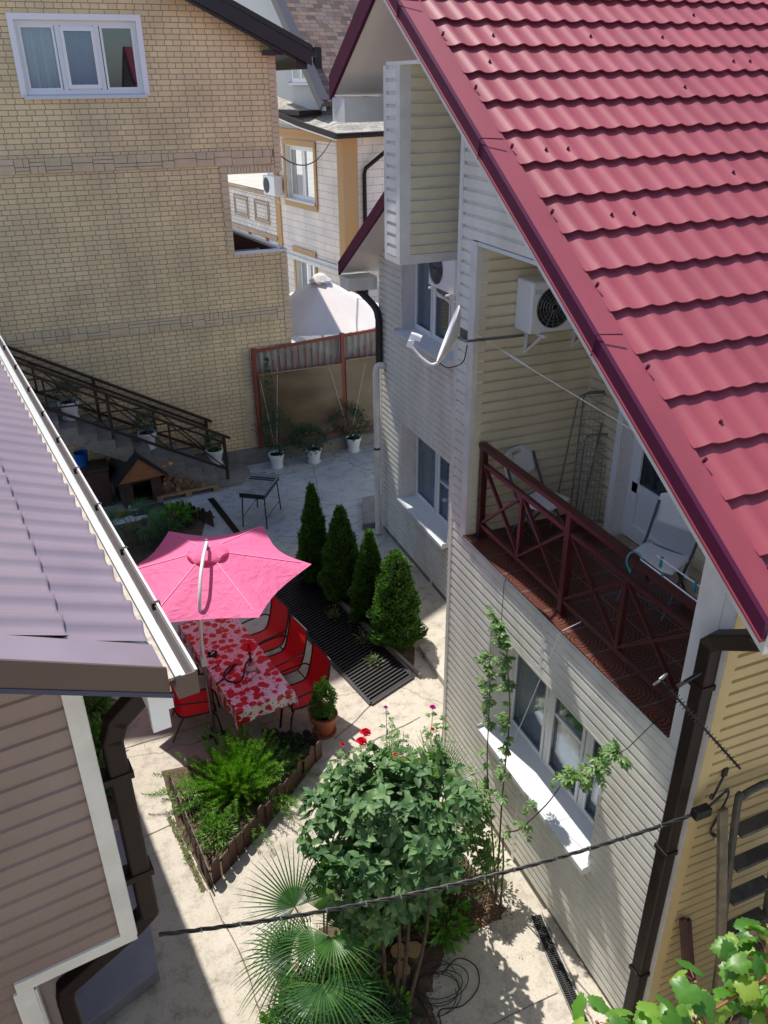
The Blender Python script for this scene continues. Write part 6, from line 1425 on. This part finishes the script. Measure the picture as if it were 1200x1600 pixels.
# near soil bed
soil('soil_bed',[(.78,4.75),(.70,4.0),(.95,3.45),(1.9,3.5),(2.0,4.05),(2.45,4.42),(3.1,4.5),(3.05,4.85),(2.9,6.0),(2.1,6.1),(1.9,5.3),(1.2,4.95)],.006,.04,.05)
n=900; P=np.stack([1.6+1.4*rng.random(n),4.45+.45*rng.random(n),.03+.02*rng.random(n)],1); 
o=leaves('leaf_litter',P,rdir(n)*[1,1,.2],np.array([0,0,1.])+rdir(n)*.4,.03,.018,'ovate',leafmat('dry_leaves',[(.10,.05,.025),(.18,.09,.045),(.28,.16,.09)],rough=.8,trans=.05)); tag(o,None,None,kind='stuff')
for (x,y,r,h,lb) in ((1.91,4.47,.085,.09,'round cut wood slice, far left of the three on the soil'),(2.04,4.42,.09,.10,'round cut wood slice, rightmost of the three on the soil'),(1.87,4.31,.085,.06,'round cut wood slice nearest the camera of the three on the soil')):
    t=thing('wood_slice',lb,'wood slice',(x,y,.02),random.uniform(0,3),'cut wood slices on the soil')
    m=MB(); n=18; pr_=[(r*(1+.05*math.sin(3*k))*math.cos(2*math.pi*k/n),r*(1+.05*math.sin(3*k))*math.sin(2*math.pi*k/n)) for k in range(n)]
    m.add([(a,b,0) for a,b in pr_]+[(a,b,h) for a,b in pr_],[tuple(range(n-1,-1,-1))]+[(i,(i+1)%n,(i+1)%n+n,i+n) for i in range(n)]); m.build('bark',BARK,t)
    m=MB(); m.add([(a*.94,b*.94,h+.003) for a,b in pr_],[tuple(range(n))])
    m.build('cut_face',bpy.data.materials.get('ring_wood') or (lambda T:(T.b.inputs.__getitem__('Roughness').__setattr__('default_value',.8), [T.l(ramp(T,(lambda w_:(T.l(T.n('TexCoord').outputs['Object'],w_.inputs['Vector']),w_.outputs['Fac'])[1])(T.n('TexWave',wave_type='RINGS',rings_direction='Z',Scale=14.0,Distortion=1.5)),[(0,(.30,.17,.08)),(1,(.52,.34,.18))]),T.b.inputs['Base Color'])],T.m)[2])(NT('ring_wood')),t)
for i,(x,y) in enumerate(((2.02,4.60),(1.78,4.62),(2.2,4.62),(1.72,4.50))):
    m=MB(); pr_=[(.045*(1+.3*math.sin(2.3*k+i))*math.cos(k*.785),.035*(1+.25*math.cos(1.7*k+i))*math.sin(k*.785)) for k in range(8)]
    m.add([(a,b,0) for a,b in pr_]+[(a*.8,b*.8,.03) for a,b in pr_],[tuple(range(7,-1,-1)),tuple(range(8,16))]+[(k,(k+1)%8,(k+1)%8+8,k+8) for k in range(8)]); o=m.build('stone',CON3,None,smooth=False); o.location=(x,y,.02); tag(o,'small pale stone on the bare soil beyond the wood slices','stone','stones on the soil')
hc=thing('hose_coil','loose coil of thin black hose lying on the soil and concrete','hose',(2.1,4.05,.03))
HC=V((2.1,4.05,.03)); pts=[]
for k in range(150):
    t=k*.21; pts.append(HC+V((.22*math.cos(t)*(1+.22*math.sin(t*.31))+.07*math.sin(t*.17),.17*math.sin(t)*(1+.2*math.cos(t*.23))+.05*math.cos(t*.11),.02+.02*math.sin(t*.7))))
m=MB(HC); m.tube(pts,.004,5); m.build('tube',RUBB,hc,smooth=True)
pts=[HC+V(p) for p in ((.1,.1,.02),(.3,.18,.02),(.42,.05,.015),(.36,-.12,.0),(.15,-.22,.0),(-.05,-.18,.0),(-.1,-.3,.0))]
m=MB(HC); m.tube(catmull(pts,8),.006,5); m.build('loose_end',RUBB,hc,smooth=True)
# ================= weeds on the grate
G_WE=leafmat('weed_leaves',[(.06,.15,.03),(.12,.24,.05),(.28,.32,.08)],rough=.5)
for i,(a,b,h,lb) in enumerate(((.78,.30,.24,'leafy weed growing through the sunlit part of the floor grate'),(.62,.17,.20,'thin weed poking through the near end of the floor grate'),(.72,.52,.26,'dark weed with a tiny pink flower growing through the floor grate'),(1.0,.42,.16,'small weed on the kerb of the floor grate'))):
    p=gp(a,b); bush('weed',lb,p.x,p.y,-.05,.13,h,70,G_WE,cat='weed',L=.045,W=.018,hollow=.1)
for i,(a,b) in enumerate(((1.25,.25),(1.35,.5),(1.3,.78),(1.5,.05))):
    p=gp(a,b); bush('weed','small pale weed %s'%('between the two nearest evergreens','between the middle evergreens','between the two farthest evergreens','at the foot of the nearest evergreen')[i],p.x,p.y,0,.10,.12,60,G_WE,cat='weed',L=.035,W=.02,hollow=.1)
# ================= BED BEHIND THE PARASOL
soil('soil_bed',[(.0,12.9),(1.5,12.4),(2.1,14.2),(1.5,14.45),(.3,14.35)],.008,.03)
b2=thing('picket_border','dark picket border round the shaded bed behind the parasol','border fence',(1.8,13.9,0)); B2=V((1.8,13.9,0))
pickets((1.62,14.32),(2.08,13.55),8,.32,.10,WOODD,False,org=B2,par=b2); pickets((1.15,14.25),(1.6,14.33),5,.28,.10,WOODD,False,org=B2,par=b2)
F=[fdef(.65+.30*math.cos(t),13.45+.30*math.sin(t),.45+.12*(k%2),t,R(25 if k%2 else 5),.42,22,R(190),.4) for k,t in enumerate([.2,1.0,1.8,2.7,3.6,4.4,5.2,5.9])]
palm('dark fan palm in the shaded bed behind the parasol',.65,13.45,F,.25,tr=.04)
bush('hosta','light green broad leaved plant in the shaded bed behind the parasol',1.42,13.85,0,.30,.38,160,G_BR,cat='plant',L=.16,W=.09,hollow=.1)
bush('low_shrub','dark low shrub beside the broad leaved plant behind the parasol',1.05,13.25,0,.42,.5,900,G_DK,cat='shrub',L=.05,W=.03,hollow=.1)
rose_flower(B2,(1.35,13.35,.48),.05,mat('dull_pink_petals',(.45,.05,.16),.6),b2).name='flower'
# ================= STRIP ALONG THE LEFT HOUSE
for i,(x,y,h,mm,lb) in enumerate(((-.50,9.9,.45,G_VAR,'pale striped plant in the strip under the left eave, farthest back'),(-.44,9.1,.40,G_BR,'bright green plant in the strip under the left eave, second from the back'),(-.46,8.35,.42,G_BR,'bright green plant in the strip under the left eave, behind the drainpipe'),(-.50,7.7,.36,G_MD,'darker plant in the strip under the left eave, nearest the steps'))):
    bush('strip_plant',lb,x,y,.0,.26,h,260,mm,cat='plant',L=.10,W=.055,hollow=.1)
m=MB(); m.b8([(-.30,7.3,0),(-.26,7.3,0),(-.22,10.4,0),(-.26,10.4,0),(-.30,7.3,.12),(-.26,7.3,.12),(-.22,10.4,.12),(-.26,10.4,.12)]); tag(m.build('plank_edging',WOODL,None),'pale plank edging along the planted strip under the left eave','edging')
struct(MB().quad((-1.2,7.2,.008),(-.30,7.2,.008),(-.26,10.5,.008),(-1.2,10.5,.008)).build('soil_bed',SOIL,None))
# ================= CABLE, JUNCTION, ANTENNA, HOOK
CA=V((-.085,3.29,3.0)); CB=V((3.47,2.86,2.92)); cb_=thing('overhead_cable','bundle of black cables strung across the yard between the two houses','cable',CA)
for k in range(3):
    pts=[]
    for i in range(121):
        t=i/120; p=CA.lerp(CB,t)+V((0,0,-.16*4*t*(1-t))); a=t*70+k*2.1; pts.append(p+V((0,math.cos(a),math.sin(a)))*.008)
    m=MB(CA); m.tube(pts,.0062,5); m.build('strand',RUBB,cb_,smooth=True)
for i in range(13):
    t=.06+i*.07+random.uniform(-.01,.01); p=CA.lerp(CB,t)+V((0,0,-.16*4*t*(1-t))); m=MB(CA); m.tube([p-V((.0035,0,0)),p+V((.0035,0,0))],.0165,8); m.build('cable_tie',GRYM,cb_)
m=MB(CA); m.box((CB.x-.10,CB.y-.035,CB.z-.035),(CB.x+.03,CB.y+.03,CB.z+.035)); m.build('clamp_box',RUBB,cb_,bevel=.006)
for k in range(3):
    m=MB(CA); m.tube(catmull([CB,(3.56,2.85,3.0+.01*k),(3.66,2.88,3.02-.012*k),(3.70,2.9,2.90),(3.67,2.92,2.70-.02*k),(3.66,2.93,2.56),(3.72+.02*k,2.94,2.46)],6),.007,5); m.build('tail',RUBB,cb_,smooth=True)
hk_=thing('wall_hook','small black iron hook on the yellow wall','hook',(3.66,2.93,3.10)); m=MB((3.66,2.93,3.10)); m.tube(catmull([(3.50,2.86,3.06),(3.49,2.86,3.03),(3.51,2.86,3.01),(3.55,2.88,3.03),(3.66,2.93,3.12)],5),.008,6); m.build('rod',BLKM,hk_); m=MB((3.66,2.93,3.10)); m.box((3.64,2.925,3.09),(3.68,2.945,3.16)); m.build('plate',BLKM,hk_)
AN=V((3.35,3.0,4.06)); an=thing('tv_antenna','long thin black aerial on a short arm at the house corner','antenna',AN)
m=MB(AN); m.cyl((3.38,3.02,4.03),(3.12,2.98,4.00),.013,8); m.build('arm',BLKM,an)
A0,A1=V((3.06,3.06,4.02)),V((3.24,2.50,3.72)); dA=(A1-A0).normalized(); sA=dA.cross(V((0,0,1))).normalized(); uA=sA.cross(dA)
m=MB(AN); m.beam(A0,A1,.010,.010); m.build('boom',BLKM,an)
for i in range(24):
    p=A0.lerp(A1,.14+.86*i/24); l=.034*(1-.45*i/24)
    m=MB(AN); m.tube([p-sA*l,p+sA*l],.0028,5) ; m.build('element',BLKM,an)
m=MB(AN); m.tube([A0+sA*.05*math.cos(t)+uA*.05*math.sin(t) for t in [R(40)+R(280)*i/12 for i in range(13)]],.008,6); m.build('clamp_ring',GRYM,an)
# strings from the balcony to the rose
def cord(label,pts,m_=WPLA,r=.0035):
    m=MB(pts[0]); m.tube(pts,r,5); o=m.build('cord',m_,None); o.location=pts[0]; tag(o,label,'cord')
cord('white cord running from the balcony rail down to the climbing rose',[(3.50,4.45,3.42),(3.42,4.60,3.24),(3.30,4.94,1.84)])
cord('dark cord hanging straight from the balcony rail to the upper rose shoots',[(3.50,5.48,3.42),(3.405,5.50,3.20),(3.28,5.30,2.82)],RUBB)
cord('dark cord from the near end of the balcony to the farthest rose shoot',[(3.50,3.36,3.40),(3.40,3.40,3.25),(3.30,3.49,2.98)],RUBB)
# ================= LADDER AND PLANKS AT THE YELLOW WALL
ld=thing('leaning_ladder','grey metal folding ladder leaning on the yellow wall','ladder',(3.9,2.3,0)); LO_=V((3.9,2.3,0))
DAL=mat('dirty_aluminium',(.10,.09,.07),.6,metal=.2,c2=(.045,.04,.035),sc=8)
Lf=Fr((3.62,2.35,0),(1,.02,0),(0,-1,0),z=(.03,.16,1))
for a in (0,.42):
    m=MB(LO_); m.tube(catmull([Lf.p(a,0,.02),Lf.p(a,0,1.5),Lf.p(a,0,2.85),Lf.p(a+(.05 if a==0 else -.05),0,2.97),Lf.p(.21,0,3.0)],6),.026,8); m.build('side_rail',DAL,ld,smooth=True)
for i in range(9):
    m=MB(LO_); m.fbox(Lf,.025,.395,-.05,.05,.35+i*.29,.375+i*.29); m.build('step',DAL,ld)
Lf=Fr((3.66,2.12,0),(1,.0,0),(0,-1,0),z=(.03,.10,1))
for a in (.12,.50):
    m=MB(LO_); m.tube([Lf.p(a,0,.02),Lf.p(a,0,2.3)],.018,8); m.build('strut',DAL,ld)
for (x0,x1,y,z,w_,lb) in ((3.75,3.56,2.50,2.95,.07,'long weathered plank leaning on the yellow wall beside the ladder'),(3.60,3.56,2.60,1.70,.05,'shorter brown pole leaning on the yellow wall, left one'),(3.68,3.64,2.62,1.62,.045,'shorter brown pole leaning on the yellow wall, right one')):
    m=MB((x0,y-.2,0)); m.beam((x0,y-.2,0.01),(x1,y+.30,z),w_,.03); o=m.build('leaning_plank' if z>2 else 'leaning_pole',mat('weathered_wood',(.20,.16,.10),.8,c2=(.10,.08,.05),sc=9) if z>2 else WOODR,None); o.location=(x0,y-.2,0); tag(o,lb,'plank' if z>2 else 'pole')
lr=thing('metal_rack','dark stacked metal shelving frame in the gap beside the yellow wall','shelf',(4.3,2.1,0)); LRO=V((4.3,2.1,0))
for x in (4.05,4.9):
    for y in (1.7,2.4): m=MB(LRO); m.tube([(x,y,0),(x,y,2.2)],.022,8); m.build('post',BLKM,lr)
for z in (.5,1.0,1.5,2.0):
    m=MB(LRO); m.box((4.05,1.7,z),(4.9,2.4,z+.02)); m.build('shelf',mat('dull_blue_metal',(.03,.045,.07),.5,c2=(.05,.06,.08),sc=5) if z==.5 else bpy.data.materials['dull_blue_metal'],lr)
# ================= GRAPE VINE
G_VI=leafmat('vine_leaves',[(.045,.14,.018),(.08,.21,.025),(.13,.28,.035),(.25,.34,.05)],rough=.4,trans=.4)
VN=V((1.9,1.0,0)); vn=thing('grape_vine','sunlit grape vine with toothed leaves in the near right corner','vine',VN)
cl_=[((2.12,1.30,4.26),.13,26),((2.22,1.30,4.12),.15,34),((2.02,1.28,4.0),.13,22),((1.62,1.30,4.20),.07,7),((1.78,1.30,4.12),.08,9),((1.50,1.30,4.24),.06,6),((1.30,1.30,4.40),.05,7),((2.32,1.3,4.0),.18,26),((1.92,1.25,4.02),.12,13),((1.68,1.24,4.04),.10,12),((1.74,1.3,4.36),.05,4)]
P=[];D=[];N=[]; m=MB(VN)
root=V((1.9,1.05,3.2))
for (c,r,k) in cl_:
    c=V(c); m.tube(catmull([root,root.lerp(c,.55)+V((0,-.05,.05)),c],5),[.006]*11,5)
    for _ in range(k):
        d=V(rdir(1)[0]); p=c+V((d.x*r,d.y*r,d.z*r*.7)); P.append(p); h=V((d.x,d.y,0))+V((random.uniform(-.4,.4),random.uniform(-.6,.1),-.35)); D.append(h); N.append(V((0,-.15,1))+V(rdir(1)[0])*.55)
        if random.random()<.5: m.tube([c.lerp(p,.3),p],.0022,4,cap=False)
m.tube([root,(1.9,1.02,0)],.018,6); m.tube([(1.2,1.25,4.1),(2.6,1.32,4.18)],.006,6)
m.build('stems',mat('red_brown_shoot',(.22,.08,.04),.6),vn)
n=len(P); leaves('foliage',np.array([list(p) for p in P]),np.array([list(p) for p in D]),np.array([list(p) for p in N]),.062+.04*rng.random(n),.075+.04*rng.random(n),'lobed',G_VI,vn,org=VN)
m=MB(); 
tv=thing('vine_wires','thin wires and posts carrying the grape vine','trellis',(1.2,1.22,0))
for x in (1.2,2.62): m=MB((1.2,1.22,0)); m.beam((x,1.22,0),(x,1.22,4.10),.04,.04); m.build('post',GRYM,tv)
m=MB((1.2,1.22,0)); m.tube([(1.2,1.22,4.06),(2.62,1.22,4.06)],.004,4); m.build('wire',GRYM,tv)

# ================= slab joints, scattered debris
def joint(pts,w=.012):
    m=MB(); P=[V((*p,.005)) for p in pts]; Q=[]
    for a,b in zip(P,P[1:]):
        n=max(2,int((b-a).length/.12))
        for i in range(n): q=a.lerp(b,i/n); Q.append(q+V((random.uniform(-.008,.008),random.uniform(-.008,.008),0)))
    Q.append(P[-1])
    for a,b in zip(Q,Q[1:]):
        d=(b-a).normalized(); n=V((-d.y,d.x,0))*w*random.uniform(.3,.6); m.quad(a-n,b-n,b+n,a+n)
    struct(m.build('pavement_joint',mat('joint_dirt',(.16,.13,.10),.95) if 'joint_dirt' not in bpy.data.materials else bpy.data.materials['joint_dirt'],None))
joint([(-.6,6.75),(.28,6.9)]); joint([(.40,5.86),(.55,5.0),(.6,3.6)]); joint([(2.3,7.45),(2.6,7.62),(2.95,7.86)]); joint([(2.2,7.1),(3.46,7.4)]); joint([(2.95,7.86),(2.4,10.9)],.02)
joint([(-.2,8.3),(1.0,8.35)]); joint([(3.98,8.7),(4.9,8.9)]); joint([(3.3,14.4),(5.5,12.6)]); joint([(4.0,12.9),(4.7,15.9)]); joint([(.6,3.55),(3.1,3.62)]); joint([(2.6,15.05),(5,15.4)])
n=500; P=np.stack([-.2+3.5*rng.random(n),3.4+6.5*rng.random(n),.006+.006*rng.random(n)],1); D_=rdir(n)*[1,1,.15]
o=leaves('debris',P,D_,np.array([0,0,1.])+rdir(n)*.3,.012+.014*rng.random(n),.009,'ovate',bpy.data.materials['dry_leaves']); tag(o,None,None,kind='stuff')

n=1500; c_p=np.array([(3.05,4.85),(3.1,4.5),(2.45,4.42),(2.0,4.05),(1.9,3.5),(.95,3.45),(.70,4.0),(.78,4.75),(1.2,4.95),(1.9,5.3),(2.1,6.1)]); k_=rng.integers(0,len(c_p)-1,n); tt=rng.random(n)[:,None]
q_=c_p[k_]*(1-tt)+c_p[k_+1]*tt+rng.normal(size=(n,2))*.05; P=np.stack([q_[:,0],q_[:,1],.008+.012*rng.random(n)],1)
o=leaves('soil_crumbs',P,rdir(n),rdir(n),.012+.016*rng.random(n),.012,'ovate',leafmat('soil_bits',[(.05,.032,.02),(.12,.08,.05)],rough=.95,trans=0)); tag(o,None,None,kind='stuff')
bush('low_shrub','tangled dark undergrowth at the foot of the big shrub facing the house',2.3,4.95,0,.34,.5,700,G_DK,cat='shrub',L=.06,W=.035,hollow=.1)
